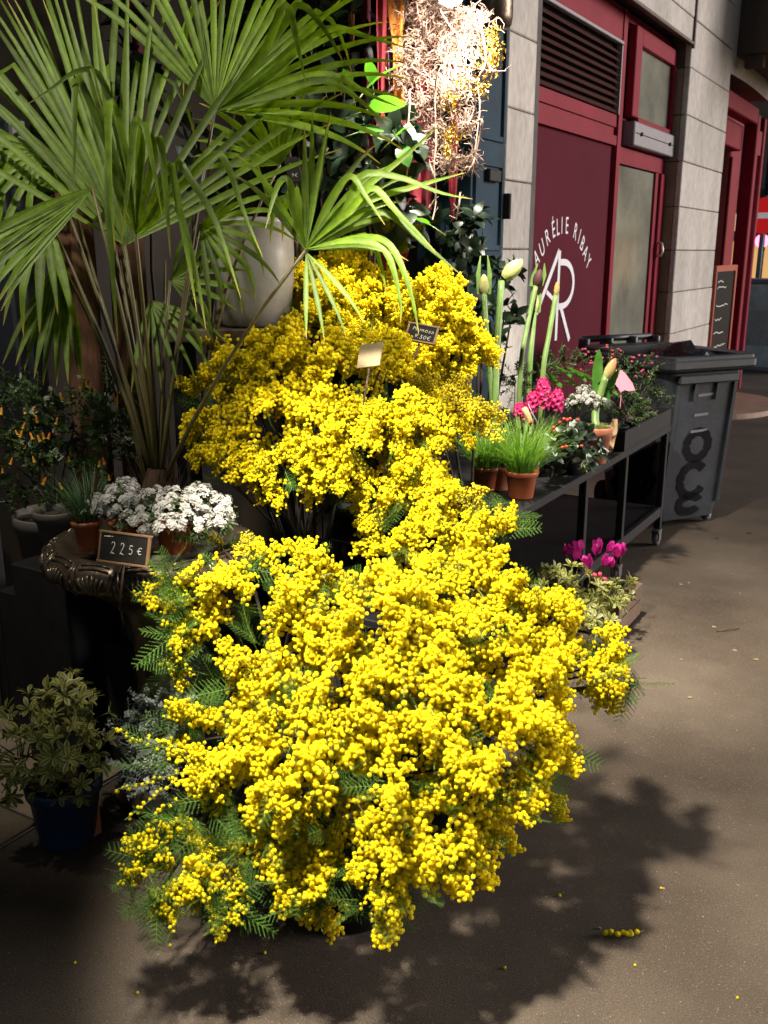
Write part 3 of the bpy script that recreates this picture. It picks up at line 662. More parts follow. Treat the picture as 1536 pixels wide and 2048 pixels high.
# ------------------------------------------------------------------ cast urn with ornament rim
UC = W(305, 1128, t=2.80); UC = V((UC.x, UC.y, 0)); UZ = .79
ur = thing('garden_urn', 'dark bronze garden urn with a wide ornamented rim on a slim stem', 'urn', UC)
prof = [(.17, 0.014), (.17, .05), (.14, .07), (.10, .10), (.085, .16), (.078, .30), (.08, .46), (.10, .52), (.16, .57), (.22, .60), (.25, .62)]
UDZ = .085
roll = [(.25, .625), (.285, .632), (.312, .652), (.326, .682), (.328, .715), (.316, .745), (.298, .765), (.278, .775), (.262, .772), (.25, .755), (.235, .72), (.0, .715)]
roll = [(r_*.93, .715+(z-.70)*.64+UDZ) for r_, z in roll]; prof = [(r_*.93, z if z < .1 else z*(.715+(.625-.70)*.64+UDZ)/.625) for r_, z in prof]
k = MB(); k.lathe(prof, 48, UC, True); part('stem', k, M['bronze'], ur)
k = MB(); k.lathe(roll, 64, UC); rm = part('rim', k, M['bronze'], ur)
def surf(th, s, off=.0):
    L_ = roll[1:8]; x = max(0, min(len(L_)-1.001, s*(len(L_)-1))); i = int(x); f = x-i
    r_ = L_[i][0]*(1-f)+L_[i+1][0]*f; z = L_[i][1]*(1-f)+L_[i+1][1]*f
    n = V((r_-.25, 0, z-.715-UDZ)).normalized(); r_ += n.x*off; z += n.z*off
    return UC+V((r_*math.cos(th), r_*math.sin(th), z))
NO = 14
for i in range(NO):
    th = 2*math.pi*i/NO; dt = 2*math.pi/NO
    k = MB()
    for a in (-.30, -.18, -.06, .06, .18, .30):                     # fan of lobes
        pts = [surf(th+dt*a*(.35+.65*u)*.95, .16+.50*u*(1-abs(a)*.7), .003) for u in (0, .25, .5, .75, 1)]; k.tube(pts, [.002, .004, .0055, .006, .003], 6)
    for s0 in (.78, .90): k.tube([surf(th+dt*b, s0-.10*abs(b*2.4)**2, .002) for b in (-.34, -.2, -.07, .07, .2, .34)], .004, 6)
    part('palmette', k, M['bronze'], rm)
    k = MB(); th2 = th+dt/2
    for sg in (-1, 1): k.tube([surf(th2+dt*sg*.02, .92, .002), surf(th2+dt*sg*.05, .6, .004), surf(th2+dt*sg*.10, .3, .004), surf(th2+dt*sg*.16, .06, .002)], [.004, .007, .008, .006], 6)
    k.tube([surf(th2, .45, .001), surf(th2, .1, .004)], [.004, .011], 6)
    part('chevron', k, M['bronze'], rm)
dc = MB(); dcz = .796; DC = UC+V((.03, .0, 0)); dc.lathe([(.0, 0), (.175, 0), (.18, .01), (.18, .045), (.17, .052), (.155, .048), (.15, .044), (0, .044)], 40, DC+V((0, 0, dcz)))
solo('zinc_plate', dc, M['zinc'], 'round dull metal stand inside the urn rim under the white flowers', 'plate')
PZ = dcz+.045

# ------------------------------------------------------------------ dark stands carrying buckets and pots
def stand(name, lab, x0, x1, y0, y1, z, zb=0.0):
    t = thing(name, lab, 'stand', ((x0+x1)/2, (y0+y1)/2, zb))
    k = MB(); k.rng((x0, y0, z-.03), (x1, y1, z), .003); part('top', k, M['black'], t, False)
    for x in (x0+.02, x1-.02):
        for y in (y0+.02, y1-.02):
            k = MB(); k.rng((x-.015, y-.015, zb), (x+.015, y+.015, z-.031)); part('leg', k, M['black'], t, False)
    k = MB(); k.rng((x0+.036, y1-.03, zb+.02), (x1-.036, y1-.02, z-.04)); part('back_panel', k, M['black'], t, False)
    return t
def bucket(parent, c, rb, rtp, h):
    k = MB(); k.lathe([(rb*.97, 0), (rb, .006), (rb+(rtp-rb)*.93, h*.93), (rtp+.006, h*.935), (rtp+.006, h), (rtp-.004, h), (rb-.006, .02)], 32, c, True, True)
    return part('bucket', k, M['blackpl'], parent)
# ------------------------------------------------------------------ leaf and spray meshes (local, growing along +Z)
ZV = V((0, 0, 1))
def leafmesh(name, L, wd, m, curl=.25, edge=False, seg=6, peak=.45, cup=.18):
    k = MB(); vs = []; ts = []
    xs = (-1, -.66, 0, .66, 1) if edge else (-1, 0, 1); nc = len(xs)
    for i in range(seg+1):
        u = i/seg; ww = wd*max(.03, math.sin(math.pi*(u**(math.log(.5)/math.log(peak))))**.8) if 0 < u < 1 else wd*.05
        a = curl*u; c = V((0, -math.sin(a)*u*L*.8, L*u*math.cos(a*.7)))
        for x in xs: vs.append(c+V((x*ww, abs(x)*cup*ww, 0))); ts.append((1 if abs(x) > .9 else .55 if abs(x) > .5 else 0) if edge else 0)
    fs = [(i*nc+j, i*nc+j+1, (i+1)*nc+j+1, (i+1)*nc+j) for i in range(seg) for j in range(nc-1)]
    k.add(vs, fs, ts); return k.mesh(name, m)
def raceme(k, p0, d, l, br, mi_ball, mi_stem, nb, tr=.5):
    side = d.cross(rv()).normalized(); pts = [p0+d*(l*f)+V((0, 0, 0))-ZV*0 for f in (0, .5, 1)]
    k.cur = mi_stem; k.tube(pts, .0011, 3, False, .3)
    k.cur = mi_ball
    for i in range(nb):
        f = (i+.6)/nb; a = i*2.2+rnd(.5); s2 = d.cross(side)
        rr_ = br*rnd(.85, 1.15)*(1 if f < .8 else .8)
        o = (side*math.cos(a)+s2*math.sin(a))*br*rnd(.9, 1.5)
        k.ico(p0+d*(l*f)+o, rr_, 1, .03, rnd(0, tr))
def spraymesh(L=.14, br=.0088, ns=9, nb=8, m=None, open_=1.0):
    k = MB(); bend = V((rnd(.25), rnd(.25), 0))
    def ax(u): return V((bend.x*u*u*L, bend.y*u*u*L, L*u))
    k.cur = 1; k.tube([ax(u) for u in (0, .3, .6, .85)], [.0018, .0016, .0013, .001], 4, False, .2)
    for i in range(ns):
        u = .12+.80*i/(ns-1); az = i*2.4+rnd(.4)
        d = V((math.cos(az), math.sin(az), rnd(.5, 1.2)/open_)).normalized()
        raceme(k, ax(u), d, (.078-.040*u)*rnd(.75, 1.15)*L/.14, br, 0, 1, nb if u < .7 else max(4, nb-2))
    raceme(k, ax(.85), (V((bend.x, bend.y, 1))).normalized(), .036*L/.14, br*.95, 0, 1, nb-2)
    return k.mesh('flower_spray', m)
SPR = [spraymesh(rnd(.13, .165), rnd(.0062, .0078), R.randint(11, 14), R.randint(9, 12), [M['ball'], M['stem']]) for _ in range(12)]
SPS = [spraymesh(rnd(.14, .17), rnd(.0066, .0076), 8, 9, [M['ball'], M['stem']], .8) for _ in range(5)]       # looser, hanging strings
SPB = [spraymesh(rnd(.15, .18), .0052, 13, 10, [M['bud'], M['stem']], 1.1) for _ in range(6)]                 # small buds
def fernmesh(L=.15, wd=.045):
    k = MB(); npin = 10; curl = rnd(.2, .5)
    def ax(u): return V((0, -math.sin(curl*u)*u*L*.6, L*u))
    k.tube([ax(u) for u in (0, .35, .7, 1)], [.0014, .0012, .001, .0006], 3, False, .6)
    for i in range(npin):
        u = .15+.85*i/npin; pl_ = wd*math.sin(math.pi*(.18+.75*u))**.8
        for sg in (-1, 1):
            d = V((sg*math.cos(.6), -.12+rnd(.1), math.sin(.6))).normalized(); p0 = ax(u); ln = d.cross(V((0, 1, 0))).normalized()
            nl = 9
            for j in range(nl):
                f = (j+.7)/nl; c = p0+d*pl_*f; ll = .0046*(1-.45*f)*(L/.15); hw = pl_/nl*.36
                for s2 in (-1, 1):
                    tip = c+(ln*s2*.9+d*.45)*ll
                    k.add([c-d*hw, tip, c+d*hw], [(0, 1, 2)], rnd(0, .35))
    return k.mesh('fern_leaf', M['fern'], smooth=False)
FRN = [fernmesh(rnd(.13, .19), rnd(.04, .052)) for _ in range(6)]
CAMP = V((0, 0, CH))
def bunch(name, label, bc, lobes, dens, nfern, sprays, buckdim=None, zfloor=0.0, droop=.45, ssc=1.0, group='mimosa bunches of the flower stand', fdir=None):
    t = thing(name, label, 'mimosa', bc, group)
    if buckdim: bucket(t, bc, *buckdim)
    top = V(bc)+V((0, 0, buckdim[2]*.8 if buckdim else 0))
    for c, r_ in lobes:
        k = MB(); a = top+V((rnd(.04), rnd(.04), 0)); d = c-a
        k.tube([a-V((0, 0, .1)), a+d*.35+V((0, 0, .05)), a+d*.7+V((0, 0, .03)), c], [.006, .005, .004, .003], 6, False, .2)
        part('branch', k, M['branch'], t)
    cand = []
    for li, (c, r_) in enumerate(lobes):
        for _ in range(int(dens*r_*r_*900)):
            d = rv()
            if d.dot((CAMP-c).normalized()) < -.15 and R.random() < .5: continue
            p = c+d*r_
            if any(j != li and (p-c2).length < r2*.78 for j, (c2, r2) in enumerate(lobes)): continue
            cand.append((c, r_, d))
    R.shuffle(cand)
    for c, r_, d in cand[:290]:
        axd = (d*rnd(.7, 1)+V((0, 0, -droop*rnd(.5, 1.3)))+rv()*.35).normalized()
        me = R.choice(sprays); s = ssc*rnd(.85, 1.1)*min(1.0, .55+r_*3.2)
        base = c+d*r_-axd*.105*s
        if base.z+axd.z*.13*s < zfloor+.03: continue
        inst('flower_spray', me, t, base, basis(axd, rnd(3.1)), s)
    for _ in range(nfern):
        c, r_ = R.choice(lobes); d = rv()
        if d.dot((CAMP-c).normalized()) < -.2: d = -d
        axd = (d+rv()*.6+V((0, 0, -.15))+(fdir*.5 if fdir else V((0, 0, 0)))).normalized()
        inst('fern_leaf', R.choice(FRN), t, c+d*r_*rnd(.6, 1.15)-axd*.05, basis(axd, rnd(3.1)), rnd(.55, .85))
    return t
def LB(*l): return [(W(a, b, t=t), r_) for a, b, t, r_ in l]
# --- three buckets on the pavement
bunch('mimosa_bunch', 'big yellow mimosa bunch spilling over the black bucket at the front on the pavement', V((-1.20, 1.80, 0)),
      LB((650, 1180, 2.45, .085), (760, 1250, 2.32, .12), (700, 1400, 2.22, .12), (620, 1550, 2.14, .13), (780, 1560, 2.08, .12), (640, 1740, 2.10, .075), (800, 1735, 2.05, .10), (540, 1680, 2.18, .09), (830, 1420, 2.16, .11), (600, 1460, 2.2, .09), (700, 1640, 2.06, .08), (880, 1540, 2.08, .08), (640, 1810, 2.06, .04), (760, 1790, 2.02, .06)),
      1.6, 120, SPR+SPS[:3], (.15, .18, .34))
bunch('mimosa_bunch', 'leafy mimosa bunch left of the front bucket with thin sprays reaching the silver plant', V((-1.52, 1.90, 0)),
      LB((440, 1180, 2.45, .10), (540, 1140, 2.5, .07), (390, 1270, 2.4, .06), (560, 1290, 2.34, .11), (470, 1390, 2.3, .09), (440, 1500, 2.24, .09), (420, 1610, 2.2, .07), (400, 1720, 2.14, .075), (310, 1740, 2.12, .05), (500, 1740, 2.16, .06), (370, 1200, 2.42, .045), (350, 1330, 2.36, .04), (390, 1440, 2.3, .05), (620, 1130, 2.48, .06), (335, 1170, 2.42, .04), (355, 1265, 2.38, .04), (380, 1785, 2.1, .045), (350, 1500, 2.24, .045), (365, 1420, 2.27, .045), (265, 1755, 2.1, .03), (310, 1800, 2.08, .03), (430, 1825, 2.08, .03), (345, 1660, 2.15, .035), (460, 1800, 2.1, .045)),
      1.25, 230, SPR+SPS, (.14, .17, .36))
bunch('mimosa_bunch', 'brightest mimosa bunch leaning out over the pavement to the right of the front bucket', V((-1.16, 2.22, 0)),
      LB((900, 1110, 2.6, .07), (960, 1200, 2.5, .11), (1060, 1250, 2.48, .09), (920, 1330, 2.3, .12), (1050, 1370, 2.36, .11), (1160, 1340, 2.45, .075), (1230, 1375, 2.46, .04), (980, 1480, 2.2, .12), (1070, 1510, 2.24, .075), (930, 1620, 2.12, .09), (1010, 1610, 2.18, .065), (1090, 1255, 2.52, .06), (1000, 1060, 2.58, .04), (860, 1180, 2.52, .08), (1260, 1365, 2.46, .03), (1090, 1430, 2.34, .07), (1060, 1580, 2.22, .06), (850, 1660, 2.06, .07), (1200, 1290, 2.47, .05), (1275, 1370, 2.45, .03), (1225, 1340, 2.46, .05), (1130, 1220, 2.52, .05), (1110, 1500, 2.28, .06), (1090, 1600, 2.24, .04), (930, 1690, 2.1, .06)),
      1.65, 110, SPR+SPS[:3], (.14, .17, .36))
# --- middle tier
mc = W(610, 1180, t=3.12)
stand('flower_stand', 'black flower stand under the middle mimosa bucket', mc.x-.26, mc.x+.3, mc.y-.22, mc.y+.26, mc.z-.22)
bunch('mimosa_bunch', 'wide mimosa bunch hanging over the dark bucket in the middle of the stand', V((mc.x, mc.y, mc.z-.219)),
      LB((480, 740, 3.0, .09), (440, 950, 2.88, .04), (540, 975, 2.84, .04), (610, 960, 2.82, .045), (690, 950, 2.8, .05), (570, 750, 2.95, .12), (470, 900, 2.86, .07), (560, 930, 2.82, .06), (660, 930, 2.8, .06), (700, 900, 2.82, .07), (680, 760, 2.95, .10), (430, 850, 2.95, .075), (540, 870, 2.85, .11), (640, 870, 2.82, .10), (420, 920, 2.9, .045), (500, 950, 2.85, .055), (740, 850, 2.85, .09), (760, 740, 3.0, .09), (590, 690, 3.1, .06), (450, 790, 3.0, .06), (395, 800, 3.0, .05)),
      2.2, 40, SPR+SPS[:3], (.15, .19, .34), zfloor=.66, droop=.75)
rc = W(840, 1080, t=3.05)
stand('flower_stand', 'low black flower stand behind the right mimosa bunch', rc.x-.22, rc.x+.2, rc.y-.2, rc.y+.2, rc.z-.22)
bunch('mimosa_bunch', 'mimosa bunch cascading down right of the dark middle bucket', V((rc.x, rc.y, rc.z-.219)),
      LB((800, 870, 2.9, .09), (860, 860, 2.95, .075), (830, 970, 2.85, .08), (780, 1000, 2.85, .06), (900, 960, 2.9, .05), (760, 1070, 2.85, .05), (850, 1060, 2.8, .06), (930, 1060, 2.75, .06), (780, 930, 2.82, .07), (740, 1010, 2.84, .05), (870, 1010, 2.8, .06), (800, 1090, 2.76, .05), (900, 870, 2.9, .06)),
      2.2, 32, SPR, (.13, .16, .30), zfloor=.6, droop=.8)
# --- back tier
kc = W(800, 830, t=3.7)
stand('flower_stand', 'tall black flower stand behind the chalkboard for mimosa', kc.x-.30, kc.x+.02, kc.y-.16, kc.y+.16, kc.z-.1)
bunch('mimosa_bunch', 'rear mimosa bunch behind the mimosa price chalkboard', V((kc.x-.14, kc.y, kc.z-.099)),
      LB((680, 570, 3.7, .12), (640, 610, 3.65, .09), (760, 620, 3.6, .12), (860, 610, 3.5, .11), (900, 660, 3.45, .11), (940, 690, 3.4, .08), (850, 720, 3.4, .10), (700, 640, 3.5, .09), (890, 750, 3.4, .08), (700, 520, 3.75, .05), (620, 560, 3.55, .08), (610, 650, 3.45, .06), (740, 690, 3.35, .07), (680, 600, 3.5, .09)),
      2.6, 24, SPR, (.15, .19, .34), zfloor=.9, droop=.5)
# --- small budded branches
bc2 = W(900, 870, t=3.15)
bunch('mimosa_bunch', 'small budded mimosa branch arching over the grass pots', V((rc.x+.1, rc.y+.1, rc.z)),
      LB((900, 830, 3.05, .085), (950, 830, 3.0, .06), (860, 800, 3.1, .06)), 1.6, 8, SPB, None, zfloor=.6, droop=.6)
bunch('mimosa_bunch', 'small budded mimosa branch drooping below the terracotta grass pots', V((rc.x+.1, rc.y-.02, rc.z-.1)),
      LB((960, 1010, 2.9, .045), (1010, 1020, 2.85, .04), (1040, 1050, 2.82, .025), (900, 1000, 2.95, .045)), 2.6, 8, SPB, None, zfloor=.5, droop=.8)
bunch('mimosa_bunch', 'thin budded mimosa twigs beside the white flowers on the urn', V((-1.5, 1.98, .6)),
      LB((440, 1090, 2.62, .035), (500, 1085, 2.6, .04)), 1.6, 5, SPB, None, zfloor=.5, droop=.2, ssc=.8)
# thin single sprigs that leave the left bunch
t = thing('mimosa_twig', 'sparse green mimosa twig with tiny buds reaching left past the silver plant', 'mimosa', W(420, 1560, t=2.2))
def budline(name, pts, n, br, t_):
    k = MB(); P = [W(a, b, t=c) for a, b, c in pts]
    k.cur = 1; k.tube(P, .0016, 4, False, .5); k.cur = 0
    m_ = len(P)-1
    for i in range(n):
        f = i/n*m_; j = min(int(f), m_-1); p = P[j].lerp(P[j+1], f-j); k.ico(p+rv()*br*1.5, br*rnd(.8, 1.15), 1, 0, rnd(.2, .9))
    part(name, k, [M['ball'], M['stem']], t_)
budline('twig', [(420, 1560, 2.2), (350, 1500, 2.2), (280, 1485, 2.2), (225, 1455, 2.2)], 26, .0044, t)
budline('twig', [(400, 1520, 2.2), (340, 1490, 2.2), (290, 1475, 2.21)], 16, .0044, t)
budline('twig', [(420, 1560, 2.2), (340, 1570, 2.18), (250, 1640, 2.17)], 26, .0044, t)
budline('twig', [(380, 1540, 2.2), (310, 1560, 2.18), (230, 1580, 2.18)], 22, .0044, t)
budline('twig', [(430, 1580, 2.2), (330, 1610, 2.17), (290, 1660, 2.17)], 18, .0044, t)
for a, b, c, d in ((330, 1520, 255, 1440), (350, 1530, 240, 1510), (400, 1420, 345, 1370), (380, 1700, 260, 1660), (400, 1740, 300, 1800), (340, 1680, 240, 1720), (430, 1780, 400, 1870), (1200, 1350, 1300, 1362), (1000, 1620, 1035, 1710), (970, 1090, 1000, 1060), (360, 1650, 270, 1600), (330, 1720, 230, 1770), (300, 1760, 290, 1860), (350, 1790, 340, 1880), (410, 1650, 330, 1620), (450, 1560, 390, 1500), (420, 1690, 370, 1610), (500, 1700, 470, 1790), (560, 1640, 540, 1550), (600, 1750, 560, 1820), (520, 1290, 470, 1240), (560, 1300, 520, 1340), (600, 1230, 640, 1170), (540, 1400, 500, 1450), (700, 1700, 690, 1620), (900, 1420, 920, 1340), (1080, 1210, 1060, 1130), (760, 1130, 800, 1090), (1170, 1370, 1230, 1330), (640, 1560, 680, 1500), (820, 1600, 850, 1680)):
    tt = 2.12 if b > 1640 and a < 620 else 2.17 if a < 520 and b > 1450 else 2.2 if a < 800 else 2.36
    p0, p1 = W(a, b, t=tt), W(c, d, t=tt-.03); dd = p1-p0
    inst('fern_leaf', R.choice(FRN), t, p0, basis(dd, rnd(.5)), dd.length/.15)
# fallen sprig on the pavement
c = W(1243, 1868, z=.008); k = MB(); k.cur = 0
for i in range(12): k.ico(c+rt*(i-6)*.0075+V((rnd(.006), rnd(.006), .003+rnd(.002))), .0065, 1, .05, rnd(0, .4))
k.cur = 1; k.tube([c+rt*.03, c+rt*.06+fw*.01+V((0, 0, .006))], .001, 4)
solo('fallen_sprig', k, [M['ball'], M['stem']], 'fallen mimosa sprig lying on the pavement in front', 'sprig')
c1, c2_ = W(1432, 1262, z=.006), W(1478, 1256, z=.006); k = MB(); k.tube([c1, (c1+c2_)/2+V((.01, 0, .006)), c2_], .003, 5)
solo('fallen_twig', k, M['wood'], 'thin brown twig lying on the pavement beside the crate', 'twig')
# chalkboards
def board(lab, pts, lines, mfront, frame=True, scale=.02, pole=None):
    """pts: four world corners tl, tr, br, bl"""
    tl, tr, br_, bl = pts; c = (tl+tr+br_+bl)/4; ux = ((tr-tl)+(br_-bl)).normalized(); uy = ((tl-bl)+(tr-br_)); uy = (uy-ux*uy.dot(ux)).normalized(); n = ux.cross(uy)
    w_ = ((tr-tl).length+(br_-bl).length)/2; h_ = ((tl-bl).length+(tr-br_).length)/2
    B = Matrix((ux, uy, n)).transposed()
    t = thing('price_board', lab, 'chalkboard', V((c.x, c.y, min(p.z for p in pts))))
    k = MB(); k.box(c, (w_, h_, .006), B, .001); part('slate', k, mfront, t, False)
    if frame:
        k = MB(); f = .006
        k.box(c+uy*(h_/2), (w_+f*2, f, .010), B, .001); k.box(c-uy*(h_/2), (w_+f*2, f, .010), B, .001); k.box(c+ux*(w_/2), (f, h_-f, .010), B, .001); k.box(c-ux*(w_/2), (f, h_-f, .010), B, .001)
        part('frame', k, M['slateframe'], t, False)
    if lines:
        for txt, x, y, s in lines:
            me = textmesh(txt, s, .15, -.0004, 1.15); me.materials.append(M['chalk'])
            inst('chalk_text', me, t, c+ux*x*w_+uy*y*h_+n*.0036, B @ Matrix.Rotation(-.05, 3, 'Z'))
    k = MB(); k.tube([c-n*.006+uy*h_*.2, c-n*.006-uy*(h_*.5+.12)], .003, 5); part('stake', k, M['wood'], t)
    return t
# price board by the urn: handwritten strokes
pts4 = [W(189, 1064, t=2.47), W(290, 1076, t=2.43), W(304, 1132, t=2.42), W(213, 1119, t=2.46)]
tb_ = board('small chalkboard with wooden frame reading 2 25 euro on the urn', pts4, None, M['slate'])
tl, tr, br_, bl = pts4; cc = (tl+tr+br_+bl)/4; ux = ((tr-tl)+(br_-bl)).normalized(); uy = ((tl-bl)+(tr-br_)); uy = (uy-ux*uy.dot(ux)).normalized(); nn = ux.cross(uy)
w_ = ((tr-tl).length+(br_-bl).length)/2; h_ = ((tl-bl).length+(tr-br_).length)/2
two = [(-.5, .6), (-.3, .95), (.15, 1), (.45, .7), (.3, .25), (-.1, -.3), (-.5, -.85), (0, -.75), (.55, -.9)]
five = [(.5, .9), (-.25, .95), (-.35, .15), (.2, .2), (.5, -.25), (.2, -.8), (-.45, -.8)]
eur = [(.6, .55), (.2, .75), (-.3, .4), (-.4, -.2), (0, -.7), (.6, -.55)]
for gl, ox, sc_ in ((two, -.22, .8), (two, -.03, .78), (five, .15, .62), (eur, .33, .6), ([(-.6, 0), (.5, .02)], .32, .55), ([(-1.4, 0), (1.3, .2)], -.33, .5)):
    yo = .34 if gl[0][0] < -1 else -.02
    P = [cc+ux*(w_*(ox+x*.07))+uy*(h_*(yo+y*.26*sc_))+nn*.0034 for x, y in gl]
    k = MB(); k.tube(P, .0011, 4); part('chalk_stroke', k, M['chalk'], tb_)
board('small chalkboard handwritten Mimosa and a price among the rear mimosa', [W(820, 645, t=3.14), W(877, 657, t=3.12), W(867, 688, t=3.10), W(810, 679, t=3.12)],
      [('Mimosa', .02, .08, .021), ('9.50€', .06, -.34, .021)], M['slate'])
board('bare wooden back of a price board tilted among the middle mimosa', [W(723, 692, t=2.86), W(770, 682, t=2.82), W(756, 733, t=2.80), W(712, 736, t=2.84)], None, M['slateback'], False)
board('small dark price board behind the palm leaves', [W(574, 318, t=3.4), W(601, 312, t=3.42), W(597, 366, t=3.40), W(570, 362, t=3.38)], [('3.5', 0, .1, .02), ('9€', 0, -.3, .02)], M['slate'], False)
# ------------------------------------------------------------------ fan palm
pb_ = W(318, 985, t=2.98); PB = V((pb_.x, pb_.y, 0))
pm_ = thing('fan_palm', 'large fan palm with long drooping leaflets behind the urn', 'palm', PB)
pot('pot', pm_, PB+V((0, 0, .45)), .13, .17, .32, M['greypot'])
k = MB(); k.rng(PB+V((-.16, -.16, 0)), PB+V((.16, .16, .449)), .005); solo('crate_stand', k, M['black'], 'black box carrying the palm pot behind the urn', 'stand', False)
k = MB()
for i in range(90):
    a = rnd(3.14); r0 = rnd(.04, .065); z0 = rnd(.72, .92); p = PB+V((math.cos(a)*r0, math.sin(a)*r0, z0)); k.tube([p, p+V((math.cos(a)*.02, math.sin(a)*.02, .06)), p+V((math.cos(a+.4)*.05, math.sin(a+.4)*.05, .12+rnd(.05)))], .0016, 3, False)
k.lathe([(.06, .72), (.07, .76), (.062, .84), (.045, .93), (.02, 1.0)], 18, PB, fn=lambda a, r_, z: .012*math.sin(a*7+z*40)); part('trunk', k, M['fibre'], pm_)
CROWN = PB+V((0, 0, .92))
def leaflet(k_pts, wmax, nrm_hint, parent, tipbrown=.12, fold=.35, fuse=.3):
    """leaflet through world points"""
    P = k_pts; m = len(P); tot = [0]
    for i in range(1, m): tot.append(tot[-1]+(P[i]-P[i-1]).length)
    L_ = tot[-1]; ws = []; sides = []; ns = []; ts = []; last = None
    for i, p in enumerate(P):
        u = tot[i]/L_; d = (P[min(i+1, m-1)]-P[max(i-1, 0)]).normalized()
        s = nrm_hint.cross(d)
        if s.length < .15 and last is not None: s = last
        s.normalize()
        if last is not None and s.dot(last) < 0: s = -s
        last = s; n = d.cross(s).normalized()
        ws.append(wmax*(min(1, .12+u/fuse*.88))*max(.04, min(1, (1-u)/.42)**.75)); sides.append(s); ns.append(n); ts.append(max(0, (u-(1-tipbrown))/tipbrown))
    k = MB(); k.strip(P, ws, sides, fold, ns, ts)
    # yellow margin tint on every other leaflet edge
    part('leaflet', k, M['palm'], parent)
def fan(hub, axis, side, L, n, spread, wmax, droop=.25, bends=0.25, seed=1, skip=0.0, petiole=True, stand_=None, ubend=(.5, .75), gap=None):
    rr_ = random.Random(seed)
    a = axis.normalized(); s = (side-a*side.dot(a)).normalized(); nn_ = a.cross(s)
    if nn_.dot(CAMP-hub) < 0: nn_ = -nn_
    k = MB(); st_ = stand_ or CROWN; mid = (st_+hub)/2+V((0, 0, .05))
    k.tube([st_, st_.lerp(mid, .5)+V((0, 0, .02)), mid, mid.lerp(hub, .5)+V((0, 0, .01)), hub], [.009, .0075, .006, .005, .0045], 6, True, .3)
    lf = part('leaf', k, M['petiole'], pm_)
    for i in range(n):
        if rr_.random() < skip: continue
        ph = math.radians(-spread+2*spread*i/(n-1)+rr_.uniform(-1.5, 1.5))
        if gap and gap[0] < math.degrees(ph) < gap[1]: continue
        d = (a*math.cos(ph)+s*math.sin(ph)+nn_*.10).normalized()
        Li = L*(.72+.28*math.cos(ph*.75))*rr_.uniform(.9, 1.05)
        bend = rr_.random() < bends; ub = rr_.uniform(*ubend); P = []; p = hub.copy(); N = 12; cur = d.copy(); st = Li/N
        P.append(p.copy())
        for j in range(N):
            u = (j+1)/N
            if bend and u > ub: cur = (cur*.45+V((0, 0, -1))*.6+d*.12).normalized()
            else: cur = (cur+V((0, 0, -1))*droop*u*u*.32).normalized()
            p = p+cur*st; P.append(p.copy())
        leaflet(P, wmax*rr_.uniform(.85, 1.1), nn_+d*.01, lf)
    return lf
def imgdir(deg, depth=0.0):
    r_ = math.radians(deg); return (rt*math.cos(r_)+upv*math.sin(r_)-fw*depth).normalized()
# deg: direction in the picture plane; depth > 0 leans toward the viewer
fan(W(250, 490, t=2.80), imgdir(88, -.1), imgdir(-2), .82, 22, 62, .0108, .12, .12, 3, skip=.1)
fan(W(430, 218, t=2.82), imgdir(62, .15), imgdir(-28, .1), .66, 26, 74, .0102, .35, .10, 5)
fan(W(612, 500, t=2.55), imgdir(66, .10), imgdir(-24, .1), .34, 14, 62, .0095, .45, .25, 8, ubend=(.5, .7), gap=(-8, 2))
fan(W(612, 504, t=2.555), imgdir(-68, .15), imgdir(22), .27, 4, 20, .007, .4, .0, 9, stand_=W(600, 520, t=2.62))
fan(W(210, 400, t=3.05), imgdir(128, -.1), imgdir(38), .88, 15, 42, .0112, .15, .05, 11)
fan(W(185, 375, t=2.75), imgdir(224, .25), imgdir(134), .46, 8, 13, .015, .3, .0, 13)
fan(W(340, 560, t=2.9), imgdir(10, .05), imgdir(-80), .26, 9, 60, .008, .3, .15, 15)
fan(W(85, 410, t=2.95), imgdir(250, .2), imgdir(160), .42, 10, 40, .014, .4, .2, 17)
fan(W(300, 600, t=2.95), imgdir(-60, .2), imgdir(30), .32, 8, 40, .008, .5, .2, 19)
fan(W(560, 330, t=2.95), imgdir(120, .0), imgdir(30), .30, 12, 60, .010, .3, .2, 21, stand_=W(420, 700, t=2.95))
fan(W(120, 520, t=3.1), imgdir(265, .1), imgdir(175), .42, 9, 22, .014, .2, .1, 23)
fan(W(235, 440, t=2.98), imgdir(112, -.05), imgdir(22), .82, 17, 48, .0098, .15, .15, 31, skip=.1)
fan(W(90, 300, t=2.9), imgdir(195, .15), imgdir(105), .40, 10, 60, .010, .8, .35, 33, ubend=(.3, .6))
fan(W(400, 450, t=2.85), imgdir(-20, .1), imgdir(-110), .32, 10, 60, .0085, .6, .3, 39)
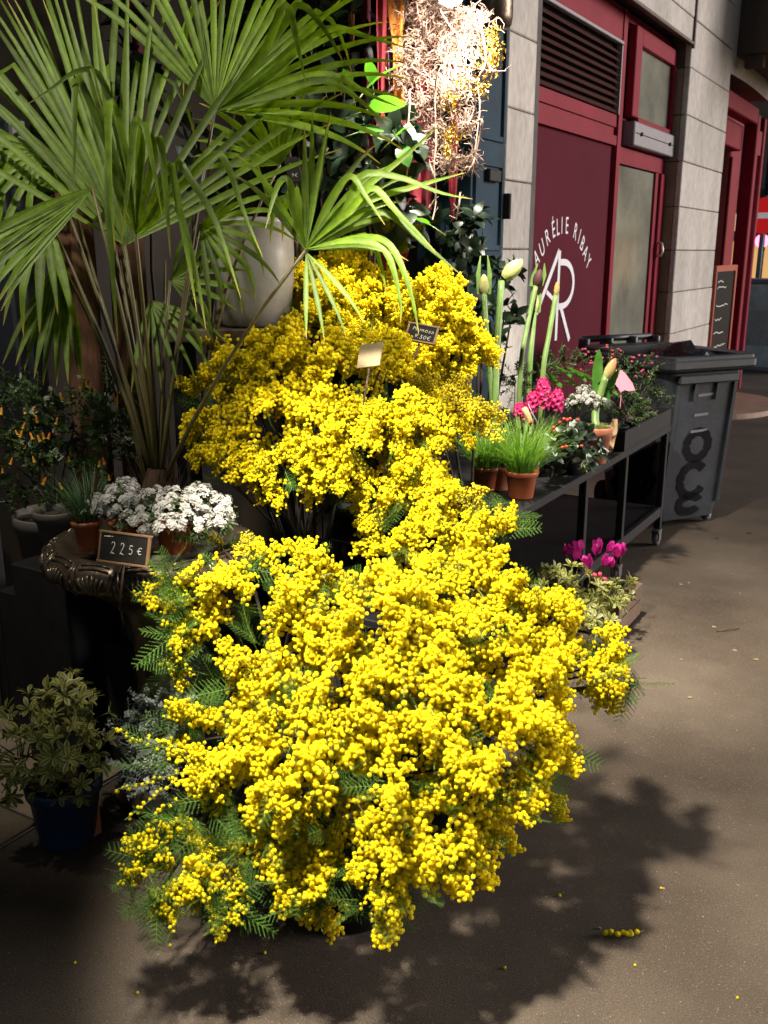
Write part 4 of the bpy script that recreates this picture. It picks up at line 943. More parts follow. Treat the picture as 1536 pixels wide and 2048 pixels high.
# hand placed arching leaflets of the front leaf, bent over and hanging
h0 = W(272, 470, t=2.62)
k = MB(); k.tube([CROWN, W(300, 760, t=2.9), W(285, 600, t=2.78), h0], [.009, .007, .006, .005], 6, True, .3); hl = part('leaf', k, M['petiole'], pm_)
def smooth(pts, n=16):
    out = []
    m = len(pts)
    for i in range(n+1):
        f = i/n*(m-1); j = min(int(f), m-2); u = f-j
        p0, p1, p2, p3 = pts[max(j-1, 0)], pts[j], pts[j+1], pts[min(j+2, m-1)]
        out.append(.5*((2*p1)+(-p0+p2)*u+(2*p0-5*p1+4*p2-p3)*u*u+(-p0+3*p1-3*p2+p3)*u**3))
    return out
for pts in ([(272, 470, 2.62), (250, 330, 2.5), (205, 160, 2.45), (155, 142, 2.42), (100, 180, 2.40), (55, 208, 2.39)],
            [(272, 470, 2.62), (225, 320, 2.52), (160, 160, 2.46), (150, 190, 2.42), (149, 290, 2.41), (147, 380, 2.41)],
            [(272, 470, 2.62), (255, 330, 2.5), (232, 222, 2.46), (218, 212, 2.43), (218, 330, 2.42), (230, 505, 2.42)],
            [(272, 470, 2.62), (240, 350, 2.5), (180, 145, 2.46), (186, 145, 2.43), (196, 190, 2.42), (205, 222, 2.42)],
            [(272, 470, 2.62), (278, 330, 2.45), (278, 250, 2.38), (270, 248, 2.36), (258, 350, 2.35), (243, 485, 2.35)],
            [(272, 470, 2.62), (282, 330, 2.45), (284, 250, 2.37), (292, 262, 2.35), (308, 340, 2.34), (324, 430, 2.34)],
            [(272, 470, 2.62), (295, 370, 2.47), (312, 282, 2.40), (322, 290, 2.38), (332, 390, 2.37), (341, 515, 2.37)],
            [(272, 470, 2.62), (305, 400, 2.48), (338, 332, 2.40), (345, 345, 2.38), (365, 450, 2.37), (394, 625, 2.37)],
            [(272, 470, 2.62), (315, 410, 2.48), (355, 330, 2.42), (375, 350, 2.40), (430, 440, 2.38), (482, 598, 2.38)],
            [(272, 470, 2.62), (320, 420, 2.5), (420, 315, 2.44), (452, 325, 2.42), (490, 430, 2.41), (526, 515, 2.41)],
            [(272, 470, 2.62), (245, 420, 2.5), (222, 330, 2.46), (214, 350, 2.44), (222, 500, 2.43), (236, 688, 2.43)],
            [(272, 470, 2.62), (300, 450, 2.5), (345, 400, 2.44), (372, 470, 2.42), (395, 560, 2.42), (412, 660, 2.42)]):
    leaflet(smooth([W(a, b, t=c) for a, b, c in pts]), .0095, (CAMP-h0).normalized()+V((0, 0, .25)), hl, .1)
# hand placed leaflets of the small right leaf reaching over the red cloth
h1 = W(612, 498, t=2.545)
k = MB(); k.tube([W(600, 520, t=2.62), h1], .004, 6, True, .3); hr = part('leaf', k, M['petiole'], pm_)
for pts in ([(612, 498, 2.545), (700, 400, 2.5), (800, 320, 2.46), (880, 250, 2.44)], [(612, 498, 2.545), (720, 410, 2.5), (840, 370, 2.46), (932, 345, 2.45)],
            [(612, 498, 2.545), (690, 420, 2.48), (722, 350, 2.44), (800, 355, 2.42), (880, 385, 2.40), (945, 398, 2.39)],
            [(612, 498, 2.545), (700, 420, 2.46), (745, 375, 2.42), (790, 420, 2.40), (840, 470, 2.39), (872, 505, 2.38)],
            [(612, 498, 2.545), (700, 445, 2.5), (770, 425, 2.46), (840, 480, 2.44), (925, 552, 2.42)],
            [(612, 498, 2.545), (660, 400, 2.48), (700, 352, 2.43), (730, 390, 2.41), (770, 450, 2.40)],
            [(612, 498, 2.545), (622, 360, 2.53), (625, 220, 2.53)], [(612, 498, 2.545), (635, 360, 2.53), (662, 222, 2.53)],
            [(612, 498, 2.545), (590, 430, 2.5), (578, 362, 2.46), (555, 372, 2.43), (530, 460, 2.42)],
            [(612, 498, 2.545), (700, 480, 2.48), (770, 500, 2.44), (800, 600, 2.43), (800, 650, 2.43)],
            [(612, 498, 2.545), (720, 475, 2.48), (780, 490, 2.43), (820, 580, 2.41), (838, 670, 2.41)]):
    leaflet(smooth([W(a, b, t=c) for a, b, c in pts]), .0090, (CAMP-h1).normalized()+V((0, 0, .3)), hr, .08)
# long leaflets of the upper bright leaf arching right
h2 = W(432, 222, t=2.8)
for pts in ([(432, 222, 2.8), (560, 170, 2.7), (660, 150, 2.62), (740, 190, 2.58), (800, 215, 2.56)], [(432, 222, 2.8), (540, 190, 2.7), (650, 160, 2.6), (730, 210, 2.56), (772, 252, 2.55)],
            [(432, 222, 2.8), (540, 150, 2.7), (650, 60, 2.62), (740, 75, 2.58), (820, 98, 2.56)], [(432, 222, 2.8), (520, 120, 2.66), (570, 10, 2.56), (595, 90, 2.52), (612, 172, 2.5)],
            [(432, 222, 2.8), (560, 120, 2.7), (690, -10, 2.6)], [(432, 222, 2.8), (560, 60, 2.66), (600, 10, 2.58), (650, 60, 2.54), (690, 130, 2.52)]):
    leaflet(smooth([W(a, b, t=c) for a, b, c in pts]), .012, (CAMP-h2).normalized()+V((0, 0, .3)), hr, .08)
# loose stalks from the trunk
k = MB()
for a, b, c in ((240, 520, 3.05), (150, 420, 3.1), (330, 520, 2.95), (270, 600, 2.9)):
    h = W(a, b, t=c); k.tube([CROWN+V((rnd(.03), rnd(.03), -.1)), CROWN.lerp(h, .5)+V((rnd(.02), 0, .03)), h], [.009, .006, .004], 6, True, .2)
part('stalk', k, M['petiole'], pm_)

# ------------------------------------------------------------------ generic small plants
def sprigmesh(name, L, nl, ll, lw, m, up=.6, mstem=None):
    k = MB(); k.cur = 1; bend = V((rnd(.2), rnd(.2), 0))
    def ax(u): return V((bend.x*u*u*L, bend.y*u*u*L, u*L))
    k.tube([ax(0), ax(.5), ax(1)], .0012, 3, False); k.cur = 0
    for i in range(nl):
        u = .15+.85*i/nl; az = i*2.4+rnd(.5); d = V((math.cos(az), math.sin(az), up+rnd(.3))).normalized(); s = d.cross(ZV).normalized(); n = s.cross(d)
        l = ll*rnd(.7, 1.1); p = ax(u); w_ = lw*rnd(.8, 1.1)
        k.strip([p, p+d*l*.35-n*.0, p+d*l*.7-n*l*.08, p+d*l-n*l*.2], [w_*.25, w_, w_*.8, w_*.08], s, .25, n, [0, 0, 0, 0])
    return k.mesh(name, [m, mstem or M['stem']])
def shrub(t, mesh_list, lobes, n, pname, up=.3, s0=1.0, out=1.0):
    tot = sum(r_*r_ for c, r_ in lobes)
    for c, r_ in lobes:
        for _ in range(max(3, int(n*r_*r_/tot))):
            d = rv()
            if d.dot((CAMP-c).normalized()) < -.3 and R.random() < .6: continue
            ax = (d*out+V((0, 0, up))+rv()*.3).normalized()
            inst(pname, R.choice(mesh_list), t, c+d*r_*rnd(.55, 1.0)-ax*.03, basis(ax, rnd(3.1)), s0*rnd(.8, 1.15))
def blades(name, parent, c, n, L, spread, wd, m, r0=.05, lean=V((0, 0, 0)), droop=1.0):
    k = MB()
    for _ in range(n):
        a = rnd(3.1416); rr_ = r0*math.sqrt(R.random()); p = V(c)+V((math.cos(a)*rr_, math.sin(a)*rr_, 0))
        h = V((math.cos(a), math.sin(a), 0))*spread*rnd(.2, 1)+rv()*.2+lean; l = L*rnd(.6, 1.1); P = [p]; cur = (h*.5+ZV).normalized()
        for j in range(5): cur = (cur+h*.15-ZV*.16*droop*j*.6*rnd(.4, 1)).normalized(); P.append(P[-1]+cur*l/5)
        s = cur.cross(ZV); s = s.normalized() if s.length > .01 else V((1, 0, 0))
        k.strip(P, [wd, wd, wd*.9, wd*.75, wd*.5, wd*.1], s, .3, s.cross(ZV), [0, 0, .1, .3, .6, .9])
    return part(name, k, m, parent, kind='stuff')
# ------------------------------------------------------------------ white flowers and grass on the urn
pz = DC+V((0, 0, PZ+.001))
def corymb():
    k = MB()
    for i in range(18):
        a = i*2.4; r_ = .016*math.sqrt((i+.5)/18); c = V((math.cos(a)*r_, math.sin(a)*r_, .012-.018*(r_/.017)**2+rnd(.002)))
        n = (V((c.x*22, c.y*22, 1))+rv()*.3).normalized(); B = basis(n, rnd(3))
        for q_ in range(4):
            d = B @ V((math.cos(q_*1.57), math.sin(q_*1.57), .25)); s = B @ V((-math.sin(q_*1.57), math.cos(q_*1.57), 0)); l = .0058*rnd(.8, 1.5)
            k.add([c, c+d*l*.6-s*l*.42, c+d*l, c+d*l*.6+s*l*.42], [(0, 1, 2, 3)])
    return k.mesh('flower_head', M['iberis'], smooth=False)
COR = [corymb() for _ in range(5)]
FIN = [sprigmesh('leafy_sprig', .05, 12, .022, .0035, M['midleaf']) for _ in range(3)]
def iberis(label, c, lobes, n, hp, rp, potm, grp=None):
    t = thing('white_flower_pot', label, 'flowering plant', c, grp); pot('pot', t, c, rp*.75, rp, hp, potm)
    shrub(t, FIN, lobes, int(n*1.3), 'leafy_sprig', .5, 1.0)
    for cc_, r_ in lobes:
        for _ in range(max(2, int(2.3*n*r_/sum(l[1] for l in lobes)))):
            d = rv()
            if d.z < -.25: d.z = -d.z
            inst('flower_head', R.choice(COR), t, cc_+d*r_*rnd(.95, 1.12), basis((d+V((0, 0, .5))+rv()*.25)), rnd(.6, .95))
    return t
ibg = 'white flowering pots on the urn'
pI1 = W(243, 1108, t=2.66); pI1 = V((pI1.x, pI1.y, PZ+.002))
iberis('mound of small white flowers behind the 2 25 chalkboard, left pot of the two', pI1+V((.0, .03, 0)), LB((240, 1010, 2.62, .05), (200, 1015, 2.66, .03), (270, 1050, 2.56, .035), (310, 1010, 2.62, .045), (250, 985, 2.68, .035)), 46, .085, .05, M['terra'], ibg)
pI2 = W(352, 1118, t=2.66); pI2 = V((pI2.x, pI2.y, PZ+.002))
iberis('denser mound of small white flowers beside the mimosa, right pot of the two', pI2, LB((350, 1020, 2.58, .055), (400, 1010, 2.62, .055), (440, 1025, 2.62, .04), (340, 1060, 2.52, .035), (390, 1050, 2.55, .045), (440, 1050, 2.6, .03)), 56, .085, .055, M['terra'], ibg)
gp = W(178, 1105, t=2.68); gp = V((gp.x, gp.y, PZ+.002)); t = thing('grass_pot', 'thin dark grass in a terracotta pot at the left of the urn', 'grass pot', gp)
pot('pot', t, gp, .028, .042, .085, M['terra']); blades('grass_blades', t, gp+V((0, 0, .075)), 130, .17, .9, .0014, M['dkgrass'], .03, -rt*.25)
gpp = W(120, 1085, t=3.0); t = thing('grey_pot', 'tall grey clay pot standing in shade behind the left rim of the urn', 'pot', V((gpp.x, gpp.y, gpp.z-.06)))
pot('pot', t, V((gpp.x, gpp.y, gpp.z-.06)), .045, .075, .17, M['greypot'])
k = MB(); k.rng((gpp.x-.12, gpp.y-.1, 0.014), (gpp.x+.12, gpp.y+.12, gpp.z-.061), .004); solo('plinth', k, M['black'], 'black plinth behind the left rim of the urn', 'plinth', False)
# orange bell shrub
oc = W(110, 1000, t=3.15); t = thing('orange_bell_shrub', 'dark bushy shrub with hanging orange bell flowers at the left', 'shrub', V((oc.x, oc.y, oc.z-.3)))
pot('pot', t, V((oc.x, oc.y, oc.z-.3)), .11, .14, .26, M['greypot'])
k = MB(); k.rng((oc.x-.16, oc.y-.14, 0.014), (oc.x+.16, oc.y+.16, oc.z-.302), .004); solo('plinth', k, M['black'], 'black plinth under the orange flowered shrub', 'plinth', False)
SM = [sprigmesh('leafy_sprig', .09, 16, .024, .006, M['midleaf']) for _ in range(4)]
ol = LB((60, 840, 3.1, .12), (150, 850, 3.1, .12), (220, 810, 3.15, .09), (30, 930, 3.05, .10), (110, 940, 3.05, .09), (200, 900, 3.12, .08), (10, 800, 3.15, .08))
for c, r_ in ol:
    k = MB(); k.tube([V((oc.x, oc.y, oc.z-.06)), V((oc.x, oc.y, oc.z)).lerp(c, .6), c], [.006, .004, .002], 5, False); part('branch', k, M['wood'], t)
shrub(t, SM, ol, 230, 'leafy_sprig', .25, 1.0)
def bell():
    k = MB(); k.lathe([(.0015, 0), (.0042, -.004), (.0048, -.014), (.0052, -.022), (.0075, -.030)], 8)
    for i in range(len(k.c)): k.c[i] = min(1, max(0, (-k.v[i].z-.008)/.02))
    return k.mesh('bell_flower', M['orange'])
BL = bell()
for px, py in ((65, 820), (72, 830), (60, 865), (75, 870), (85, 865), (100, 865), (110, 860), (32, 885), (45, 885), (30, 860), (50, 845), (103, 910), (65, 912), (85, 920), (137, 913), (48, 815), (68, 812), (235, 790), (228, 795), (170, 760), (160, 765), (185, 770), (200, 920), (205, 915), (85, 950), (92, 955), (5, 935), (217, 950), (118, 965), (25, 915), (120, 785), (140, 790), (240, 775), (3, 815), (45, 860), (115, 835)):
    p = W(px, py, t=2.98); inst('bell_flower', BL, t, p, Matrix.Rotation(rnd(.35), 3, 'X') @ Matrix.Rotation(rnd(.5), 3, 'Y'), rnd(.55, .85))
# bark column and burlap-brown tall pot behind the palm
for (px, t_, z0, z1, r_, lab) in ((165, 3.5, .9, 2.0, .06, 'brown fibrous trunk in the shade left of the palm'), (262, 3.5, .8, 2.0, .06, 'slim reddish brown trunk behind the palm stalks')):
    c = W(px, 620, t=t_); k = MB(); k.lathe([(r_*1.1, 0.014), (r_*1.05, z0), (r_, (z0+z1)/2), (r_*.95, z1)], 20, V((c.x, c.y, 0)), True, True, fn=lambda a, r, z: .008*math.sin(a*5+z*9)+.005*math.sin(a*11-z*23))
    solo('fibrous_column', k, M['trunk'], lab, 'plant')
# cream pot on plank shelf
cp = W(508, 652, t=3.45); t = thing('cream_pot', 'large cream glazed pot on the plank shelf behind the palm', 'pot', cp)
k = MB(); k.lathe([(.10, 0), (.118, .01), (.135, .06), (.148, .16), (.152, .26), (.150, .33), (.158, .345), (.163, .36), (.160, .372), (.148, .375), (.142, .35), (.0, .33)], 48, cp, True); part('body', k, M['cream'], t)
sh_ = thing('plank_shelf', 'dark plank shelf on legs carrying the cream pot', 'shelf', V((cp.x, cp.y, 0)))
M['shelfw'] = mat('grey_brown_plank', (.13, .09, .06), .7, var=.25, scale=8, stretch=(.2, 1, 1), fine=.3)
k = MB(); Bs = Matrix((rt, V((-rt.y, rt.x, 0)), ZV)).transposed(); k.box(cp+V((0, 0, -.023))-rt*.05, (.5, .34, .045), Bs, .004); part('plank', k, M['shelfw'], sh_, False)
k = MB(); k.box(cp+V((0, 0, -.085))+rt*.12-Bs @ V((0, .12, 0)), (.10, .06, .075), Bs, .004); part('block', k, M['zinc'], sh_, False)
for sx_ in (-.26, .17):
    k = MB(); z_ = cp.z-.046; k.box(V((cp.x, cp.y, z_/2))+rt*sx_, (.04, .26, z_), Bs, .004); part('leg', k, M['black'], sh_, False)
# ------------------------------------------------------------------ variegated shrub in the blue pot
bp = W(118, 1716, z=.0); bp = V((bp.x, bp.y, 0))-V((-fw.x, -fw.y, 0)).normalized()*.09; bp.z = .0145
t = thing('variegated_shrub', 'bushy variegated shrub with cream edged leaves in a blue plastic pot', 'shrub', bp)
pot('pot', t, bp, .082, .108, .185, M['bluepot'])
VL = [leafmesh('leaf', rnd(.045, .056), rnd(.0085, .0105), M['var'], rnd(.1, .5), True, 6, .6) for _ in range(4)]
VS = MB(); VS.tube([(0, 0, -.07), (0, 0, 0)], .0025, 4); VSM = VS.mesh('rosette', M['stem'])
def rosettes(t, lobes, n, sc_=1.0, nl=(6, 9), LM=None):
    tot = sum(r_*r_ for c, r_ in lobes)
    for c, r_ in lobes:
        for _ in range(max(2, int(n*r_*r_/tot))):
            d = rv()
            if d.dot((CAMP-c).normalized()) < -.3 and R.random() < .7: continue
            ax = (d+V((0, 0, .55))+rv()*.25).normalized(); o = inst('rosette', VSM, t, c+d*r_*rnd(.7, 1.0), basis(ax, rnd(3.1)), sc_*rnd(.85, 1.1))
            m_ = R.randint(*nl)
            for i in range(m_):
                az = i*2.4+rnd(.3); op = .45+.5*(1-i/m_); dd = V((math.cos(az)*op, math.sin(az)*op, 1-op*.55)).normalized()
                inst('leaf', R.choice(LM or VL), o, dd*.004, basis(dd, 0) @ Matrix.Rotation(math.pi if False else 0, 3, 'Z'), rnd(.75, 1.05), True)
vl = LB((60, 1440, 2.72, .075), (130, 1400, 2.75, .075), (180, 1430, 2.78, .06), (40, 1510, 2.62, .075), (120, 1490, 2.6, .085), (190, 1500, 2.68, .05), (100, 1570, 2.58, .045), (10, 1570, 2.62, .045), (160, 1560, 2.62, .05))
for c, r_ in vl:
    k = MB(); b0 = bp+V((rnd(.03), rnd(.03), .16)); k.tube([b0, b0.lerp(c, .5)+V((0, 0, .03)), c], [.005, .004, .0025], 5, False); part('branch', k, M['wood'], t)
rosettes(t, vl, 150, .85)
# ------------------------------------------------------------------ silver plant
sp = W(300, 1640, z=0); sp = V((sp.x-.03, sp.y+.1, 0.0)); t = thing('silver_plant', 'grey silver leaved bushy plant between the blue pot and the mimosa', 'plant', sp)
pot('pot', t, sp, .075, .095, .15, M['blackpl'])
SVM = [sprigmesh('leafy_sprig', .07, 18, .011, .0055, M['silver'], .3, M['silver']) for _ in range(4)]
slb = LB((300, 1420, 2.72, .055), (320, 1480, 2.68, .07), (260, 1440, 2.75, .035), (300, 1560, 2.6, .06), (260, 1530, 2.66, .04), (350, 1400, 2.72, .04), (230, 1480, 2.74, .025))
for c, r_ in slb:
    k = MB(); k.tube([sp+V((0, 0, .14)), (sp+V((0, 0, .14))).lerp(c, .6), c], .002, 4, False); part('branch', k, M['silver'], t)
shrub(t, SVM, slb, 210, 'leafy_sprig', .3, .95)
k = MB(); rk = W(178, 1650, t=2.75); k.rng((rk.x-.03, rk.y-.03, 0.0145), (rk.x+.02, rk.y+.03, .16), .005); solo('brick_block', k, M['clay'], 'small brown brick in the shade right of the blue pot', 'brick', False)

# ------------------------------------------------------------------ plants on the table
def P2(px, py, z=TZ+.001): return W(px, py, z=z)
GG = 'grass pots on the plant table'
for (px, py, lab, s_, tagx) in ((973, 985, 'bright grass in a terracotta pot next to the mimosa, left of the pair', .95, 950), (1045, 1000, 'bright grass in a terracotta pot at the table edge, right of the pair', 1.05, 1072)):
    c = P2(px, py); c = c-V((0, 0, 0))+V((-fw.x, -fw.y, 0)).normalized()*-.05; t = thing('grass_pot', lab, 'grass pot', c)
    pot('pot', t, c, .047*s_, .064*s_, .105*s_, M['terra']); blades('grass_blades', t, c+V((0, 0, .085)), 520, .25*s_, .95, .0015, M['grass'], .05)
    tg = W(tagx, py-65, t=(c-CAMP).dot(fw)-.07); k = MB(); BT = Matrix((rt, (CAMP-tg).normalized().cross(rt), (CAMP-tg).normalized())).transposed()
    k.box(tg, (.024, .045, .002), BT); tp = part('plant_tag', k, M['labelo'], t, False)
    k = MB(); k.box(tg+(CAMP-tg).normalized()*.0018+V((0, 0, .014)), (.024, .014, .001), BT); part('tag_print', k, M['stone'], tp, False)
# berry plant in dark bowl
c = P2(1140, 952)+V((fw.x, fw.y, 0))*.10; t = thing('berry_plant', 'low dark leaved plant with red berries in a dark bowl', 'berry plant', c)
pot('bowl', t, c, .085, .115, .115, M['blackpl'], False)
DL = [leafmesh('leaf', rnd(.04, .05), rnd(.013, .016), M['dkleaf'], rnd(.3, .7)) for _ in range(3)]
GRL = [leafmesh('leaf', .038, .014, M['silver'], .4)]
bl_ = LB((1140, 880, 4.05, .06), (1180, 900, 4.0, .055), (1120, 910, 4.0, .045), (1100, 880, 4.0, .05), (1160, 860, 4.1, .05), (1110, 925, 3.92, .035), (1170, 925, 3.95, .035))
rosettes(t, bl_, 55, 1.2, (5, 7), DL+DL+GRL)
k = MB()
for px, py in ((1107, 855), (1109, 862), (1135, 840), (1140, 838), (1128, 838), (1120, 845), (1155, 840), (1125, 895), (1132, 893), (1163, 892), (1060, 845), (1048, 840)):
    k = MB(); k.ico(W(px, py, t=3.94), .0075, 2); part('berry', k, M['berry'], t)
# amaryllis in clay pot
c = P2(1196, 930)+V((fw.x, fw.y, 0))*.05; AM = c
t = thing('amaryllis_pot', 'amaryllis bud with one broad leaf and moss in a fired clay pot', 'amaryllis', c)
k = MB(); k.lathe([(.042, 0), (.046, .004), (.060, .115), (.067, .117), (.071, .165), (.069, .17), (.061, .17), (.059, .15), (.0, .145)], 28, c, True); part('pot', k, M['clay'], t)
k = MB()
for i in range(150):
    a = rnd(3.14); r_ = .056*math.sqrt(R.random()); p = c+V((math.cos(a)*r_, math.sin(a)*r_, .15)); k.tube([p, p+V((rnd(.015), rnd(.015), .02+rnd(.012))), p+V((rnd(.04), rnd(.04), .03))], .0009, 3, False)
part('moss', k, M['moss'], t, kind='stuff')
tt = (c-CAMP).dot(fw)
k = MB(); k.tube(smooth([c+V((0, 0, .14)), W(1190, 830, t=tt), W(1200, 790, t=tt), W(1212, 752, t=tt-.02)], 8), [.019, .0185, .018, .018, .0175, .017, .0165, .016, .016], 12, tint=None); part('stalk', k, M['amstalk'], t)
def budmesh(mb, base, d, L, r_, n=10):
    B = basis(d); pr = [(.55, 0), (.8, .12), (1, .35), (.92, .6), (.6, .85), (.12, 1)]; vs = []; ts = []
    for rr_, z in pr:
        for i in range(n): a = 2*math.pi*i/n; q_ = 1+.12*math.cos(a*3); vs.append(base+B @ V((math.cos(a)*rr_*r_*q_, math.sin(a)*rr_*r_*q_, z*L))); ts.append(z*.4)
    mb.add(vs, [(j*n+i, j*n+(i+1) % n, (j+1)*n+(i+1) % n, (j+1)*n+i) for j in range(len(pr)-1) for i in range(n)]+[tuple((len(pr)-1)*n+i for i in range(n))], ts)
k = MB(); budmesh(k, W(1211, 756, t=tt-.02), W(1230, 718, t=tt-.05)-W(1211, 756, t=tt-.02), .10, .022); k.c = [min(1, c_*2.4) for c_ in k.c]; part('bud', k, M['ambud'], t)
k = MB(); P = smooth([W(1200, 820, t=tt+.04), W(1195, 760, t=tt+.05), W(1198, 699, t=tt+.03)], 8); k.strip(P, [.012, .018, .022, .025, .026, .025, .022, .015, .003], rt, .2, (CAMP-c).normalized()); part('leaf', k, M['ltleaf'], t)
k = MB(); P = smooth([W(1205, 820, t=tt+.02), W(1222, 770, t=tt+.0), W(1240, 735, t=tt-.02)], 8); k.strip(P, [.01, .014, .017, .018, .018, .016, .013, .008, .002], rt, .2, (CAMP-c).normalized()); part('leaf', k, M['ltleaf'], t)
k = MB(); P = [W(1222, 905, t=tt+.07), W(1226, 860, t=tt+.07), W(1230, 838, t=tt+.07)]; k.strip(P, [.006, .022, .012], rt, .3, (CAMP-c).normalized()); part('paper_wrap', k, M['paper'], t, False)
# pink card
c = W(1244, 762, t=tt+.12); n_ = (CAMP-c).normalized(); BT = Matrix((rt, n_.cross(rt), n_)).transposed()
k = MB(); pp = [(-.045, .0), (-.03, .055), (.0, .05), (.02, .03), (.05, -.01), (.065, -.045), (.035, -.05), (.015, -.045), (-.005, -.055), (-.02, -.03)]
vs = [c+BT @ V((x, y, 0)) for x, y in pp]+[c+BT @ V((x, y, -.002)) for x, y in pp]; m_ = len(pp)
k.add(vs, [tuple(range(m_))[::-1], tuple(range(m_, 2*m_))]+[(i, (i+1) % m_, m_+(i+1) % m_, m_+i) for i in range(m_)]); k.tube([c-n_*.004, c-n_*.004-V((0, 0, .14))], .002, 4)
solo('pink_tag', k, M['card'], 'pink cut out card stuck among the plants beside the amaryllis', 'tag', False)
# hyacinths
def floret():
    k = MB()
    for i in range(6):
        a = i*1.047; d = V((math.cos(a), math.sin(a), .7)).normalized(); s = V((-math.sin(a), math.cos(a), 0)); l = .013
        k.strip([V((0, 0, 0)), d*l*.5, d*l*.8+V((0, 0, -.001)), d*l-V((0, 0, .004))], [.0015, .0028, .0026, .0008], s, .2, V((0, 0, 1)))
    k.tube([(0, 0, -.008), (0, 0, .002)], .002, 5); return k.mesh('floret', M['pink'])
FLO = floret()
hc = W(1075, 850, t=4.15); t = thing('hyacinth_pot', 'bowl of bright pink hyacinths on the plant table', 'hyacinths', V((hc.x, hc.y, TZ+.001)))
pot('bowl', t, V((hc.x, hc.y, TZ+.001)), .06, .08, .08, M['blackpl'], False)
for px, py, t_, h in ((1065, 805, 4.15, .085), (1090, 790, 4.12, .11), (1115, 800, 4.15, .085), (1040, 820, 4.2, .05), (1085, 775, 4.2, .08)):
    c = W(px, py, t=t_); k = MB(); k.tube([V((hc.x, hc.y, TZ+.06)), c-ZV*h*.5, c+ZV*h*.4], .005, 6); sp_ = part('stem', k, M['amstalk'], t)
    for i in range(26):
        u = i/26; a = i*2.4; d = V((math.cos(a), math.sin(a), .1)).normalized(); r_ = .02*math.sin(math.pi*(.25+.65*u))
        inst('floret', FLO, sp_, c+V((0, 0, (u-.5)*h))+d*r_-ORG[t.name], basis(d+V((0, 0, .35*u))), rnd(1.35, 1.7), True)
k = MB()
for i in range(9):
    a = rnd(3.1); p = V((hc.x, hc.y, TZ+.07))+V((math.cos(a)*.04, math.sin(a)*.04, 0)); k = MB(); d = V((math.cos(a)*.3, math.sin(a)*.3, 1)); k.strip([p, p+d*.05, p+d*.10, p+d*.13], [.006, .010, .009, .002], rt, .3, -fw); part('leaf', k, M['midleaf'], t)
# white flower cluster behind, fatsia leaf, moss plant, small pots
c = W(1160, 840, t=4.5); c2 = V((c.x, c.y, TZ+.001)); iberis('small white flowers in a pot behind the amaryllis stalk', c2, LB((1150, 805, 4.45, .035), (1180, 800, 4.45, .04), (1205, 810, 4.42, .03), (1170, 785, 4.5, .03)), 26, .09, .05, M['terra'])
c = W(1150, 800, t=4.75); t = thing('fatsia_plant', 'light green lobed leaf plant behind the pink hyacinths', 'plant', V((c.x, c.y, TZ+.001))); pot('pot', t, V((c.x, c.y, TZ+.001)), .06, .08, .12, M['blackpl'])
FL = leafmesh('leaflet', .075, .012, M['ltleaf'], .3)
for px, py, t_ in ((1130, 745, 4.6), (1160, 755, 4.55), (1110, 765, 4.6), (1200, 790, 4.6), (1220, 780, 4.5), (1180, 760, 4.7), (1150, 770, 4.65)):
    p = W(px, py, t=t_); k = MB(); k.tube([V((c.x, c.y, TZ+.1)), p-ZV*.01], .0025, 4); lf = part('leaf', k, M['stem'], t); dr = (imgdir(rnd(100, 170), .35)); B = basis(dr)
    for i in range(7):
        a = (i-3)*.48; d = (dr*math.cos(a)+B.col[0]*math.sin(a)); inst('leaflet', FL, lf, p-ORG[t.name], basis(d, 0, V((0, 0, 1))), rnd(1.1, 1.4), True)
DM = [sprigmesh('leafy_sprig', .08, 18, .02, .004, M['midleaf']) for _ in range(3)]
def bush(label, px, py, t_, lobes, n, ml, pn='shrub_pot', z0=TZ+.009, potm='blackpl', pr_=(.05, .065, .10), cat='shrub', up=.4, pname='leafy_sprig'):
    c = W(px, py, t=t_); c = V((min(c.x, -1.44), min(c.y, 5.28), z0)); t = thing(pn, label, cat, c); pot('pot', t, c, *pr_, M[potm])
    for cc_, r_ in lobes:
        k = MB(); b0 = c+V((0, 0, pr_[2]*.8)); k.tube([b0, b0.lerp(cc_, .6), cc_], [.004, .003, .002], 4, False); part('branch', k, M['wood'], t)
    shrub(t, ml, lobes, n, pname, up, 1.0); return t
bush('dark mossy green plant at the tray edge below the pink card', 1265, 845, 4.75, LB((1240, 800, 4.7, .05), (1270, 800, 4.7, .05), (1255, 830, 4.62, .05), (1285, 830, 4.7, .04)), 70, DM)
PM = [sprigmesh('leafy_sprig', .07, 12, .016, .0055, M['midleaf']) for _ in range(3)]
t = bush('dark shrub with small rose red berries in front of the bin', 1270, 820, 5.0, LB((1250, 740, 5.0, .09), (1290, 740, 5.0, .07), (1215, 730, 5.1, .08), (1300, 770, 4.95, .05), (1150, 730, 5.1, .08)), 120, PM)
for _ in range(60):
    c, r_ = R.choice(LB((1250, 735, 5.0, .10), (1290, 735, 5.0, .08), (1215, 725, 5.1, .09), (1170, 725, 5.1, .07))); d = rv()
    if d.dot(fw) > 0: d = -d
    k = MB(); k.ico(c+d*r_*1.02, .0075, 1); part('berry', k, M['dkberry'], t)
bush('low dark foliage plant between the hyacinths and the amaryllis stalks', 1030, 800, 4.7, LB((1030, 760, 4.6, .08), (1080, 740, 4.8, .08), (1010, 820, 4.4, .05), (1120, 720, 5.0, .07)), 90, DM)
bush('trailing ivy like plant at the bin end of the table', 1310, 840, 5.15, LB((1320, 790, 5.1, .05), (1335, 800, 5.0, .025)), 26, PM)
t = thing('sedge_pot', 'thin arching sedge in a small clay pot beside the budded mimosa', 'grass pot', V((0, 0, 0))); c = W(1000, 880, t=3.9); c = V((c.x, c.y, TZ+.001)); t.location = c; ORG[t.name] = c
